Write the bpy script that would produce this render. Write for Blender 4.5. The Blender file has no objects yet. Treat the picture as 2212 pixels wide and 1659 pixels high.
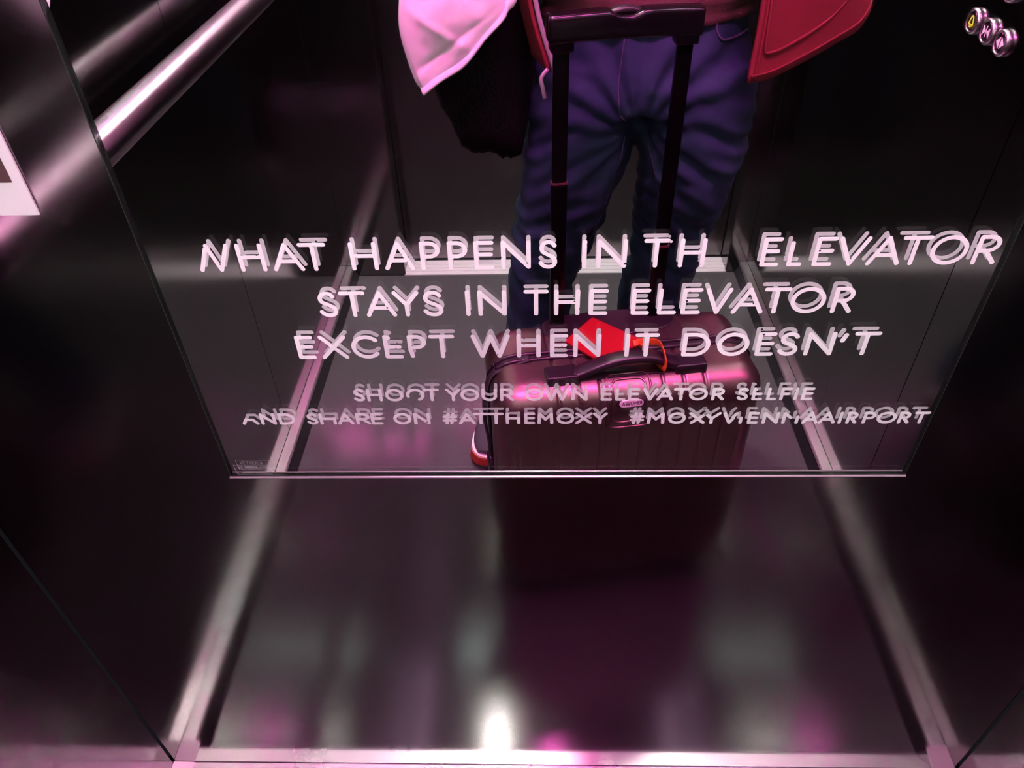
import bpy, bmesh, math, random
from mathutils import Vector, Matrix, noise

# ------------------------------------------------------------------ camera, world, light, exposure
scene = bpy.context.scene
C = scene.collection
cam_d = bpy.data.cameras.new('camera')
cam = bpy.data.objects.new('camera', cam_d)
C.objects.link(cam)
cam_d.sensor_fit = 'HORIZONTAL'
cam_d.sensor_width = 36.0
cam_d.lens = 1615.9 / 2212 * 36.0
cam_d.clip_start = 0.01
CAM = Vector((-0.0324, -0.5069, 1.2874))
RT = Vector((0.99948178, 0.01956272, -0.02556292))
DN = Vector((-0.00650802, -0.65493139, -0.75566032))
FW = Vector((-0.03152473, 0.75543509, -0.65446468))
M = Matrix.Identity(4)
for i in range(3):
    M[i][0] = RT[i]; M[i][1] = -DN[i]; M[i][2] = -FW[i]; M[i][3] = CAM[i]
cam.matrix_world = M
scene.camera = cam

world = bpy.data.worlds.new('world'); scene.world = world
world.use_nodes = True
world.node_tree.nodes['Background'].inputs[0].default_value = (0.004, 0.004, 0.005, 1)
world.node_tree.nodes['Background'].inputs[1].default_value = 1.0

scene.view_settings.view_transform = 'Standard'
scene.view_settings.look = 'None'
scene.view_settings.gamma = 1.0
scene.view_settings.use_curve_mapping = False
scene.view_settings.exposure = 0.85
scene.cycles.max_bounces = 14
scene.cycles.glossy_bounces = 8
scene.cycles.transmission_bounces = 12
scene.cycles.diffuse_bounces = 3
scene.cycles.blur_glossy = 0.5
scene.cycles.sample_clamp_indirect = 60.0

PINK = (1.0, 0.11, 0.58)
ROSE = (1.0, 0.62, 0.98)
WARM = (1.0, 0.97, 0.90)
COOL = (0.80, 1.0, 0.94)
PINK_STRENGTH = 180.0
ROSE_STRENGTH = 20.0
SPOT_STRENGTH = 3600.0
COOL_STRENGTH = 60.0
FILL_PANEL_STRENGTH = 0.30

W = 0.625          # half width of the car
L = 1.516          # depth of the car
HC = 2.20          # ceiling height
LEDGE = 0.039      # top of the skirting ledge
random.seed(7)

# ------------------------------------------------------------------ materials
def mat(name, col, rough=0.5, metal=0.0, spec=0.5, **kw):
    m = bpy.data.materials.new(name); m.use_nodes = True
    b = m.node_tree.nodes['Principled BSDF']
    b.inputs['Base Color'].default_value = (*col, 1)
    b.inputs['Roughness'].default_value = rough
    b.inputs['Metallic'].default_value = metal
    b.inputs['Specular IOR Level'].default_value = spec
    for k, v in kw.items():
        b.inputs[k.replace('_', ' ')].default_value = v
    return m
def nodes(m): return m.node_tree.nodes, m.node_tree.links, m.node_tree.nodes['Principled BSDF']
def noise_bump(m, scale, strength, dist=0.002, stretch=(1, 1, 1), detail=4.0, coord='Object'):
    N, K, b = nodes(m)
    tc = N.new('ShaderNodeTexCoord'); mp = N.new('ShaderNodeMapping'); mp.inputs['Scale'].default_value = stretch
    nt = N.new('ShaderNodeTexNoise'); nt.inputs['Scale'].default_value = scale; nt.inputs['Detail'].default_value = detail
    bp = N.new('ShaderNodeBump'); bp.inputs['Strength'].default_value = strength; bp.inputs['Distance'].default_value = dist
    K.new(tc.outputs[coord], mp.inputs['Vector']); K.new(mp.outputs['Vector'], nt.inputs['Vector'])
    K.new(nt.outputs['Fac'], bp.inputs['Height']); K.new(bp.outputs['Normal'], b.inputs['Normal'])
    return nt
def noise_color(m, c1, c2, scale, stretch=(1, 1, 1), lo=0.35, hi=0.65, detail=5.0):
    N, K, b = nodes(m)
    tc = N.new('ShaderNodeTexCoord'); mp = N.new('ShaderNodeMapping'); mp.inputs['Scale'].default_value = stretch
    nt = N.new('ShaderNodeTexNoise'); nt.inputs['Scale'].default_value = scale; nt.inputs['Detail'].default_value = detail
    cr = N.new('ShaderNodeValToRGB')
    cr.color_ramp.elements[0].position = lo; cr.color_ramp.elements[0].color = (*c1, 1)
    cr.color_ramp.elements[1].position = hi; cr.color_ramp.elements[1].color = (*c2, 1)
    K.new(tc.outputs['Object'], mp.inputs['Vector']); K.new(mp.outputs['Vector'], nt.inputs['Vector'])
    K.new(nt.outputs['Fac'], cr.inputs['Fac']); K.new(cr.outputs['Color'], b.inputs['Base Color'])
def brushed(name, col, rough, aniso, stretch, rv=0.04):
    m = mat(name, col, rough, 1.0)
    N, K, b = nodes(m)
    b.inputs['Anisotropic'].default_value = aniso
    b.inputs['Anisotropic Rotation'].default_value = 0.25
    tg = N.new('ShaderNodeTangent'); tg.direction_type = 'RADIAL'; tg.axis = 'Z'
    K.new(tg.outputs[0], b.inputs['Tangent'])
    tc = N.new('ShaderNodeTexCoord'); mp = N.new('ShaderNodeMapping'); mp.inputs['Scale'].default_value = stretch
    nt = N.new('ShaderNodeTexNoise'); nt.inputs['Scale'].default_value = 1.0; nt.inputs['Detail'].default_value = 3
    mr = N.new('ShaderNodeMapRange'); mr.inputs['To Min'].default_value = rough * .85; mr.inputs['To Max'].default_value = rough * 1.15
    K.new(tc.outputs['Object'], mp.inputs['Vector']); K.new(mp.outputs['Vector'], nt.inputs['Vector'])
    K.new(nt.outputs['Fac'], mr.inputs['Value']); K.new(mr.outputs['Result'], b.inputs['Roughness'])
    return m
def emitter(name, col, strength):
    m = bpy.data.materials.new(name); m.use_nodes = True
    N, K = m.node_tree.nodes, m.node_tree.links
    N.remove(N['Principled BSDF'])
    e = N.new('ShaderNodeEmission'); e.inputs[0].default_value = (*col, 1); e.inputs[1].default_value = strength
    K.new(e.outputs[0], N['Material Output'].inputs[0])
    return m

M_STEEL = brushed('dark_brushed_steel', (0.24, 0.232, 0.228), 0.125, 0.35, (3, 3, 500))
M_STEEL_DOOR = brushed('dark_brushed_steel_vertical', (0.16, 0.15, 0.148), 0.22, 0.2, (400, 400, 3))
M_BLACK = mat('black_gap', (0.004, 0.004, 0.004), 0.7)
M_ALU = brushed('aluminium_profile', (0.86, 0.84, 0.83), 0.28, 0.0, (4, 4, 4))
M_CAP = mat('corner_cap_plastic', (0.62, 0.56, 0.58), 0.35, 0.3)
M_FLOOR = mat('rubber_floor', (0.052, 0.052, 0.053), 0.10)
noise_bump(M_FLOOR, 260, 0.05, 0.001)
M_KICK = mat('black_rubber_kick', (0.012, 0.012, 0.013), 0.45)
M_CEIL = mat('white_ceiling', (0.45, 0.44, 0.45), 0.6)
M_SILL = mat('worn_sill_aluminium', (.72, .74, .73), .42, .45)
M_CHROME = mat('polished_rail', (0.74, 0.70, 0.71), 0.27, 1.0)
M_RAIL = mat('brushed_rail', (0.31, 0.285, 0.30), 0.32, 1.0)
def _rail():
    N, K, b = nodes(M_RAIL)
    tg = N.new('ShaderNodeTangent'); tg.direction_type = 'RADIAL'; tg.axis = 'Y'
    b.inputs['Anisotropic'].default_value = 0.85; b.inputs['Anisotropic Rotation'].default_value = 0.25
    K.new(tg.outputs[0], b.inputs['Tangent'])
_rail()
M_SILVER = mat('mirror_silver', (0.90, 0.91, 0.90), 0.0, 1.0)
M_PAPER = mat('white_card', (0.48, 0.47, 0.49), 0.55)
M_EDGE = mat('polished_glass_edge', (0.75, 0.80, 0.78), 0.12, 0.85)
E_PINK = emitter('pink_led', PINK, PINK_STRENGTH)
E_ROSE = emitter('rose_led', ROSE, ROSE_STRENGTH)
E_SPOT = emitter('warm_spot_led', WARM, SPOT_STRENGTH)
E_FILL_PANEL = emitter('added_fill_glow', (1.0, .60, .82), FILL_PANEL_STRENGTH)
E_COOL = emitter('cool_led', COOL, COOL_STRENGTH)

M_GLASS = bpy.data.materials.new('clear_glass'); M_GLASS.use_nodes = True
_N, _K = M_GLASS.node_tree.nodes, M_GLASS.node_tree.links
_N.remove(_N['Principled BSDF'])
_g = _N.new('ShaderNodeBsdfGlass'); _g.inputs['Roughness'].default_value = 0; _g.inputs['IOR'].default_value = 1.5
_g.inputs['Color'].default_value = (0.985, 1.0, 0.99, 1)
_K.new(_g.outputs[0], _N['Material Output'].inputs[0])

def vinyl(name, col, opac=1.0, trans=0.34):
    m = bpy.data.materials.new(name); m.use_nodes = True
    N, K = m.node_tree.nodes, m.node_tree.links
    N.remove(N['Principled BSDF'])
    d = N.new('ShaderNodeBsdfDiffuse'); d.inputs[0].default_value = (*col, 1)
    t = N.new('ShaderNodeBsdfTranslucent'); t.inputs[0].default_value = (*col, 1)
    x = N.new('ShaderNodeMixShader'); x.inputs[0].default_value = trans
    K.new(d.outputs[0], x.inputs[1]); K.new(t.outputs[0], x.inputs[2])
    last = x
    if opac < 1:
        tr = N.new('ShaderNodeBsdfTransparent'); y = N.new('ShaderNodeMixShader'); y.inputs[0].default_value = opac
        K.new(tr.outputs[0], y.inputs[1]); K.new(x.outputs[0], y.inputs[2]); last = y
    K.new(last.outputs[0], N['Material Output'].inputs[0])
    return m
M_VINYL = vinyl('white_vinyl', (0.74, 0.72, 0.77))
M_VINYL2 = vinyl('thin_white_vinyl', (0.74, 0.72, 0.77), 0.86)
M_ETCH = vinyl('etched_frost', (0.8, 0.8, 0.8), 0.28)

# ------------------------------------------------------------------ mesh helpers
def obj(name, bm, m=None, parent=None, smooth=False, recalc=True):
    if recalc: bmesh.ops.recalc_face_normals(bm, faces=bm.faces)
    me = bpy.data.meshes.new(name); bm.to_mesh(me); bm.free()
    ms = m if isinstance(m, (list, tuple)) else [m]
    for k in ms:
        if k: me.materials.append(k)
    if smooth:
        for p in me.polygons: p.use_smooth = True
    o = bpy.data.objects.new(name, me); C.objects.link(o)
    if parent: o.parent = parent
    return o
def tag(o, label=None, cat=None, group=None, kind=None):
    if label: o['label'] = label
    if cat: o['category'] = cat
    if group: o['group'] = group
    if kind: o['kind'] = kind
    return o
def empty(name, loc=(0, 0, 0), rz=0):
    o = bpy.data.objects.new(name, None); C.objects.link(o); o.location = loc; o.rotation_euler = (0, 0, rz)
    o.empty_display_size = 0.05
    return o
def box(bm, x0, x1, y0, y1, z0, z1, mi=0, bev=0.0):
    v = [bm.verts.new((x, y, z)) for x in (x0, x1) for y in (y0, y1) for z in (z0, z1)]
    F = [(0, 1, 3, 2), (4, 6, 7, 5), (0, 4, 5, 1), (2, 3, 7, 6), (0, 2, 6, 4), (1, 5, 7, 3)]
    fs = [bm.faces.new([v[i] for i in f]) for f in F]
    for f in fs: f.material_index = mi
    if bev:
        es = list({e for f in fs for e in f.edges})
        bmesh.ops.bevel(bm, geom=es, offset=bev, segments=2, affect='EDGES', profile=0.5)
    return fs
def boxes(name, lst, m, parent=None, bev=0.0):
    bm = bmesh.new()
    for b in lst: box(bm, *b, bev=bev)
    return obj(name, bm, m, parent)
def ring_loft(bm, rings, closed_ends=True, mi=0):
    R = [[bm.verts.new(p) for p in r] for r in rings]
    n = len(R[0])
    for a, b in zip(R[:-1], R[1:]):
        for i in range(n):
            j = (i + 1) % n
            bm.faces.new((a[i], a[j], b[j], b[i])).material_index = mi
    if closed_ends:
        bm.faces.new(list(reversed(R[0]))).material_index = mi; bm.faces.new(R[-1]).material_index = mi
    return R
def frames(pts, ref=None):
    out = []
    up = Vector(ref) if ref else Vector((0, 0, 1))
    for i, p in enumerate(pts):
        a = Vector(pts[max(i - 1, 0)]); b = Vector(pts[min(i + 1, len(pts) - 1)])
        t = (b - a).normalized()
        s = t.cross(up)
        if s.length < 1e-3: s = t.cross(Vector((0, 1, 0)))
        s.normalize(); u = s.cross(t).normalized()
        out.append((Vector(p), t, s, u))
    return out
def tube(bm, pts, radii, n=16, ref=None, mi=0, rect=None, cap=True):
    """loft along pts; radii are (side, up) half sizes; rect = superellipse power"""
    rings = []
    for (p, t, s, u), r in zip(frames(pts, ref), radii):
        ra, rb = r if isinstance(r, (tuple, list)) else (r, r)
        ring = []
        for k in range(n):
            a = 2 * math.pi * k / n
            c, d = math.cos(a), math.sin(a)
            if rect:
                c = math.copysign(abs(c) ** rect, c); d = math.copysign(abs(d) ** rect, d)
            ring.append(p + s * (ra * c) + u * (rb * d))
        rings.append(ring)
    return ring_loft(bm, rings, cap, mi)
def smooth_path(pts, k=6):
    P = [Vector(p) for p in pts]; out = []
    for i in range(len(P) - 1):
        p0 = P[max(i - 1, 0)]; p1 = P[i]; p2 = P[i + 1]; p3 = P[min(i + 2, len(P) - 1)]
        for j in range(k):
            t = j / k
            out.append(0.5 * ((2 * p1) + (p2 - p0) * t + (2 * p0 - 5 * p1 + 4 * p2 - p3) * t * t + (3 * p1 - p0 - 3 * p2 + p3) * t ** 3))
    out.append(P[-1]); return out
def interp(vals, k=6):
    V = [Vector(v) if isinstance(v, (tuple, list)) else Vector((v, v)) for v in vals]
    V = [Vector((v[0], v[1], 0)) for v in V]
    return [(q.x, q.y) for q in smooth_path(V, k)]
def sphere(bm, c, r, seg=16, ring=10, mi=0):
    ms = bmesh.ops.create_uvsphere(bm, u_segments=seg, v_segments=ring, radius=1.0)
    rr = Vector(r) if isinstance(r, (tuple, list)) else Vector((r, r, r))
    for v in ms['verts']: v.co = Vector((v.co.x * rr.x, v.co.y * rr.y, v.co.z * rr.z)) + Vector(c)
def fuse(name, bm, voxel, m, parent=None, smooth_it=4, deform=None, keep_world=False):
    """one continuous skin from overlapping lofts (voxel remesh, relaxed)"""
    bmesh.ops.recalc_face_normals(bm, faces=bm.faces)
    me = bpy.data.meshes.new(name); bm.to_mesh(me); bm.free()
    tmp = bpy.data.objects.new('tmp', me); C.objects.link(tmp)
    r = tmp.modifiers.new('r', 'REMESH'); r.mode = 'VOXEL'; r.voxel_size = voxel; r.adaptivity = 0
    s = tmp.modifiers.new('s', 'SMOOTH'); s.iterations = smooth_it; s.factor = 0.5
    dg = bpy.context.evaluated_depsgraph_get(); dg.update()
    new = bpy.data.meshes.new_from_object(tmp.evaluated_get(dg))
    C.objects.unlink(tmp); bpy.data.objects.remove(tmp); bpy.data.meshes.remove(me)
    new.name = name
    new.materials.clear()
    for k in (m if isinstance(m, (list, tuple)) else [m]): new.materials.append(k)
    new.update()
    if deform:
        norms = [v.normal.copy() for v in new.vertices]
        for v, nn in zip(new.vertices, norms): v.co = deform(v.co.copy(), nn)
    for p in new.polygons: p.use_smooth = True
    o = bpy.data.objects.new(name, new); C.objects.link(o)
    if parent: o.parent = parent
    return o
def sstep(a, b, x):
    t = min(max((x - a) / (b - a), 0), 1); return t * t * (3 - 2 * t)

# ------------------------------------------------------------------ the lift car
def struct(o): o['kind'] = 'structure'; return o
G = 0.0028
struct(boxes('floor', [(-W - .03, W + .03, -L - .001, .03, -.03, 0)], M_FLOOR))
struct(boxes('ceiling', [(-W - .03, W + .03, -L - .12, .03, HC, HC + .03)], M_CEIL))
WZ = LEDGE + .0025
struct(boxes('wall_back', [(-W + G, W - G, 0, .02, WZ, HC)], M_STEEL))
struct(boxes('wall_left', [(-W - .02, -W, -.775, -G, WZ, HC), (-W - .02, -W, -L + G, -.7768, WZ, HC)], M_STEEL))
struct(boxes('wall_right', [(W, W + .02, -.520, -G, WZ, HC), (W, W + .02, -L + G, -.7878, WZ, HC), (W, W + .02, -.7878, -.520, 2.06, HC)], M_STEEL))
DL, DR = -.4465, .568
struct(boxes('wall_front', [(-W, DL, -L - .085, -L, .004, HC), (DR, W, -L - .085, -L, .004, HC), (DL, DR, -L - .085, -L, 2.03, HC)], M_STEEL))
mid = (DL + DR) / 2
struct(boxes('door_1', [(DL - .02, mid - .001, -L - .125, -L - .092, .007, 2.05)], M_STEEL_DOOR))
struct(boxes('door_2', [(mid + .001, DR + .02, -L - .125, -L - .092, .007, 2.05)], M_STEEL_DOOR))
bm = bmesh.new()
y = -L - .001
for k, (w_, d_) in enumerate([(.016, 0), (.006, .004), (.014, 0), (.006, .004), (.014, 0), (.006, .004), (.022, 0)]):
    box(bm, DL, DR, y - w_, y, -.025, .002 - d_); y -= w_
struct(obj('trim_1', bm, M_SILL))                      # grooved door sill
struct(boxes('trim_2', [(DL, DL + .004, -L - .012, -L + .0015, .006, 2.03)], M_STEEL_DOOR))
struct(boxes('trim_3', [(DR - .004, DR, -L - .012, -L + .0015, .006, 2.03)], M_STEEL_DOOR))

def ledge(name, axis, lo, hi, sgn):
    """skirting: pale metal ledge over a black rubber kick, run along an axis beside its wall"""
    bm = bmesh.new()
    prof = [(0, LEDGE), (.0215, LEDGE), (.0238, LEDGE - .0018), (.0238, LEDGE - .009), (.019, LEDGE - .010), (0, LEDGE - .010)]
    kick = [(0, LEDGE - .010), (.019, LEDGE - .010), (.023, LEDGE - .016), (.0345, .0016), (.0345, .0006), (0, .0006)]
    for pr, mi in ((prof, 0), (kick, 1)):
        ends = []
        for t in (lo, hi):
            ends.append([bm.verts.new((sgn * (W - d), t, z) if axis == 'y' else (t, -d, z)) for d, z in pr])
        n = len(pr)
        for i in range(n):
            bm.faces.new((ends[0][i], ends[0][(i + 1) % n], ends[1][(i + 1) % n], ends[1][i])).material_index = mi
        for e in ends: bm.faces.new(e).material_index = mi
    return struct(obj(name, bm, [M_ALU, M_KICK]))
ledge('baseboard_left', 'y', -L + .002, -.0008, -1)
ledge('baseboard_right', 'y', -L + .002, -.0008, 1)
bb = ledge('baseboard_back', 'x', -W + .0242, W - .0242, 0)
for s in (-1, 1):                                      # moulded caps that close the ledge corners
    bm = bmesh.new()
    pts = [(0, 0), (.034, 0), (.034, .022)]
    for k in range(5):
        a = k / 4 * math.pi / 2
        pts.append((.026 + .008 * math.cos(a), .026 + .008 * math.sin(a)))
    pts += [(0, .034)]
    lo = [bm.verts.new((s * (W - .0004 - a), -.0006 - b, LEDGE + .0002)) for a, b in pts]
    hi = [bm.verts.new((s * (W - .0004 - a), -.0006 - b, LEDGE + .0017)) for a, b in pts]
    bm.faces.new(lo); bm.faces.new(hi)
    for i in range(len(pts)): bm.faces.new((lo[i], lo[(i + 1) % len(pts)], hi[(i + 1) % len(pts)], hi[i]))
    obj('corner_cap', bm, M_CAP, bb)

# ceiling lamps: strips along three edges, spots between them, and an added glow panel
def strip(name, label, x0, x1, y0, y1, em, group=None):
    bm = bmesh.new(); box(bm, x0 - .006, x1 + .006, y0 - .006, y1 + .006, HC - .008, HC - .0005)
    r = obj(name, bm, M_ALU)
    bm = bmesh.new(); box(bm, x0, x1, y0, y1, HC - .012, HC - .0081)
    obj('diffuser', bm, em, r)
    tag(r, label, 'light', group); return r
strip('light_strip', 'pink light strip along the ceiling edge above the mirror', -.52, .52, -.075, -.035, E_PINK)
strip('light_strip', 'rose light strip along the ceiling edge over the handrail', -.585, -.560, -1.40, -.14, E_ROSE)
strip('light_strip', 'rose light strip along the ceiling edge over the button panel', .560, .585, -1.40, -.14, E_ROSE)
strip('light_strip', 'cool white light strip along the ceiling edge above the doors', -.42, .42, -1.46, -1.43, E_COOL)
bm = bmesh.new(); box(bm, -.54, .54, -1.40, -.13, HC - .0025, HC - .0006)  # added unseen glowing panel, gives the handrail an even ceiling reflection
lp = obj('added_glow_panel', bm, M_ALU)
bm = bmesh.new(); box(bm, -.53, .53, -1.39, -.14, HC - .0032, HC - .0026)
obj('diffuser', bm, E_FILL_PANEL, lp)
tag(lp, 'added dim rose glow panel across the middle of the ceiling, out of view', 'light')
for sx, col, what in ((-.22, WARM, 'white ceiling spot on the handrail side'), (.03, PINK, 'pink ceiling spot between the two white ones'), (.26, WARM, 'white ceiling spot on the button panel side')):
    bm = bmesh.new()
    bmesh.ops.create_cone(bm, cap_ends=True, segments=32, radius1=.046, radius2=.046, depth=.006)
    for v in bm.verts: v.co += Vector((sx, -1.03, HC - .0065))
    r = obj('ceiling_spot', bm, M_CHROME)
    bm = bmesh.new()
    bmesh.ops.create_cone(bm, cap_ends=True, segments=32, radius1=.018, radius2=.018, depth=.003)
    for v in bm.verts: v.co += Vector((sx, -1.03, HC - .0112))
    obj('lamp', bm, emitter('spot_lens', col, SPOT_STRENGTH * (.4 if col is PINK else 1)), r)
    tag(r, 'round ' + what, 'light')

# handrail on the left wall
bm = bmesh.new()
RX, RZ = -.560, .923
tube(bm, [(RX, -.10, RZ), (RX, -.104, RZ), (RX, -1.346, RZ), (RX, -1.35, RZ)], [.022, .0245, .0245, .022], 40)
rail = obj('handrail', bm, M_RAIL, smooth=True)
for p in rail.data.polygons:
    if len(p.vertices) > 4: p.use_smooth = False
tag(rail, 'round polished steel handrail running along the dark side wall', 'handrail')
for yy in (-.16, -1.29):
    bm = bmesh.new()
    tube(bm, [(RX, yy, RZ - .015), (RX - .03, yy, RZ - .012), (-W + .006, yy, RZ - .012)], [.008, .008, .008], 16)
    tube(bm, [(-W + .008, yy, RZ - .012), (-W + .0008, yy, RZ - .012)], [.025, .027], 24)
    obj('bracket', bm, M_CHROME, rail, smooth=True)

# white-bordered notices
def art(name, seed):
    m = mat(name, (.03, .02, .03), 0.35)
    N, K, b = nodes(m)
    tc = N.new('ShaderNodeTexCoord'); nt = N.new('ShaderNodeTexNoise'); nt.inputs['Scale'].default_value = 7
    cr = N.new('ShaderNodeValToRGB'); e = cr.color_ramp.elements
    e[0].position = .38; e[0].color = (.012, .010, .020, 1); e[1].position = .62; e[1].color = (.09, .045, .035, 1)
    K.new(tc.outputs['Object'], nt.inputs['Vector']); K.new(nt.outputs['Fac'], cr.inputs['Fac']); K.new(cr.outputs['Color'], b.inputs['Base Color'])
    return m
M_ART = art('dark_print', 1.0)
def notice(label, org, ux, w, h, b_side, b_bot, nrm, up=(0, 0, 1)):
    """card standing 1.5 mm off its wall: border card with the dark print recessed in it"""
    O, U, Z, Nn = Vector(org), Vector(ux), Vector(up), Vector(nrm)
    def slab(u0, u1, z0, z1, d0, d1, m, par=None, name='poster'):
        bm = bmesh.new()
        v = [bm.verts.new(O + U * u + Z * z + Nn * d) for d in (d0, d1) for u, z in ((u0, z0), (u1, z0), (u1, z1), (u0, z1))]
        for f in ((0, 1, 2, 3), (4, 5, 6, 7), (0, 1, 5, 4), (1, 2, 6, 5), (2, 3, 7, 6), (3, 0, 4, 7)): bm.faces.new([v[i] for i in f])
        return obj(name, bm, m, par)
    r = slab(0, w, 0, h, .0004, .0020, M_PAPER)
    slab(b_side, w - b_side, b_bot, h - b_side, .0021, .0026, M_ART, r, 'print')
    return tag(r, label, 'poster')
notice('white bordered dark poster on the steel wall beside the mirror', (-.407, 0, 1.0225), (-1, 0, 0), .205, .297, .0085, .027, (0, -1, 0))
notice('white card hung cornerwise on the handrail wall, showing at the mirror edge', (-W, -.461, 1.0331), (0, .675, .738), .150, .150, .030, .030, (1, 0, 0), (0, -.738, .675))

# button panel on the right wall
panel = boxes('control_panel', [(W - .0005, W + .018, -.7862, -.5215, WZ, 2.058)], M_STEEL)
tag(panel, 'dark steel lift control panel with round chrome ringed buttons', 'control panel')
M_BTN = mat('black_button_face', (.012, .008, .010), .25)
M_SYM_Y = emitter('amber_symbol', (1.0, .62, .08), .55)
M_SYM_W = mat('pale_symbol', (.80, .72, .80), .4)
def button(y, z, polys, ms):
    bm = bmesh.new()
    prof = [(.0180, 0), (.0180, .0045), (.0172, .0068), (.0155, .0078), (.0138, .0072), (.0132, .0050)]
    rings = [[Vector((W - .0006 - h, y + r * math.cos(2 * math.pi * k / 36), z + r * math.sin(2 * math.pi * k / 36))) for k in range(36)] for r, h in prof]
    ring_loft(bm, rings, True)
    b = obj('button', bm, M_CHROME, panel, smooth=True)
    bm = bmesh.new()
    ring_loft(bm, [[Vector((W - .0006 - h, y + .0131 * math.cos(2 * math.pi * k / 32), z + .0131 * math.sin(2 * math.pi * k / 32))) for k in range(32)] for h in (.0048, .0062)])
    obj('button_face', bm, M_BTN, b)
    bm = bmesh.new()
    for P in polys:
        a = [bm.verts.new((W - .0006 - .0063, y - u * .00135, z + v * .00135)) for u, v in P]
        c = [bm.verts.new((W - .0006 - .0068, y - u * .00135, z + v * .00135)) for u, v in P]
        bm.faces.new(c)
        for i in range(len(P)): bm.faces.new((a[i], a[(i + 1) % len(P)], c[(i + 1) % len(P)], c[i]))
    if polys: obj('symbol', bm, ms, b)
def seg(a, c, w=.8):
    a, c = Vector((*a, 0)), Vector((*c, 0)); t = (c - a).normalized(); n = Vector((-t.y, t.x, 0)) * w
    return [((a + n).x, (a + n).y), ((c + n).x, (c + n).y), ((c - n).x, (c - n).y), ((a - n).x, (a - n).y)]
bell = [seg((-5, -3.5), (5, -3.5)), seg((-4.5, -3.5), (-3, 2)), seg((4.5, -3.5), (3, 2)), seg((-3, 2), (-1, 5)), seg((3, 2), (1, 5)), seg((-1, 5), (1, 5)), [(-2, -6.5), (2, -6.5), (2, -4.8), (-2, -4.8)]]
close = [[(-7, 5), (-1, 0), (-7, -5)], [(7, 5), (7, -5), (1, 0)], seg((0, 5.5), (0, -5.5), .5)]
open_ = [[(-1, 5.5), (-1, -5.5), (-7.5, 0)], [(1, 5.5), (7.5, 0), (1, -5.5)]]
button(-.7045, .9505, bell, M_SYM_Y)
button(-.6570, .9490, close, M_SYM_W)
button(-.6130, .9465, open_, M_SYM_W)
one = [seg((0, 6), (0, -6)), seg((-3, 3.5), (0, 6))]
zero = [seg((-3, -5), (-3, 5)), seg((3, -5), (3, 5)), seg((-3, 6), (3, 6)), seg((-3, -6), (3, -6))]
button(-.6800, 1.0130, zero, M_SYM_W)
button(-.6340, 1.0110, one, M_SYM_Y)

# ------------------------------------------------------------------ mirror with vinyl lettering
MX0, MX1, MZ0, MZ1 = -.3392, .3273, .7326, 1.86
YB, YF = -.0010, -.0070
bm = bmesh.new()
e = .0013
def rect(y, i): return [bm.verts.new(p) for p in ((MX0 + i, y, MZ0 + i), (MX1 - i, y, MZ0 + i), (MX1 - i, y, MZ1 - i), (MX0 + i, y, MZ1 - i))]
back, side, front = rect(YB, 0), rect(YF + .0009, 0), rect(YF, e)
bm.faces.new(back).material_index = 1
bm.faces.new(front).material_index = 0
for i in range(4):
    j = (i + 1) % 4
    bm.faces.new((back[i], back[j], side[j], side[i])).material_index = 3
    bm.faces.new((side[i], side[j], front[j], front[i])).material_index = 2 if i == 0 else 3
mirror = obj('mirror', bm, [M_GLASS, M_SILVER, vinyl('painted_glint_arris', (.97, .99, .98), 1, .5), vinyl('painted_dim_arris', (.022, .027, .025), 1, .1)])  # edge light painted in: bottom arris whitened, the other edge faces darkened
tag(mirror, 'tall frameless mirror with white vinyl lettering on the dark steel wall', 'mirror')
YL = YF - .00025
bm = bmesh.new()
tube(bm, [(MX0, YF - .0002, MZ0 + .0004), (MX1, YF - .0002, MZ0 + .0004)], [(.0013, .0011)] * 2, 16, (0, 0, 1))
obj('bottom_channel', bm, mat('bright_channel', (.93, .95, .94), .28, .8), mirror, smooth=True)['label'] = 'bright metal lip along the lower edge'

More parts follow.
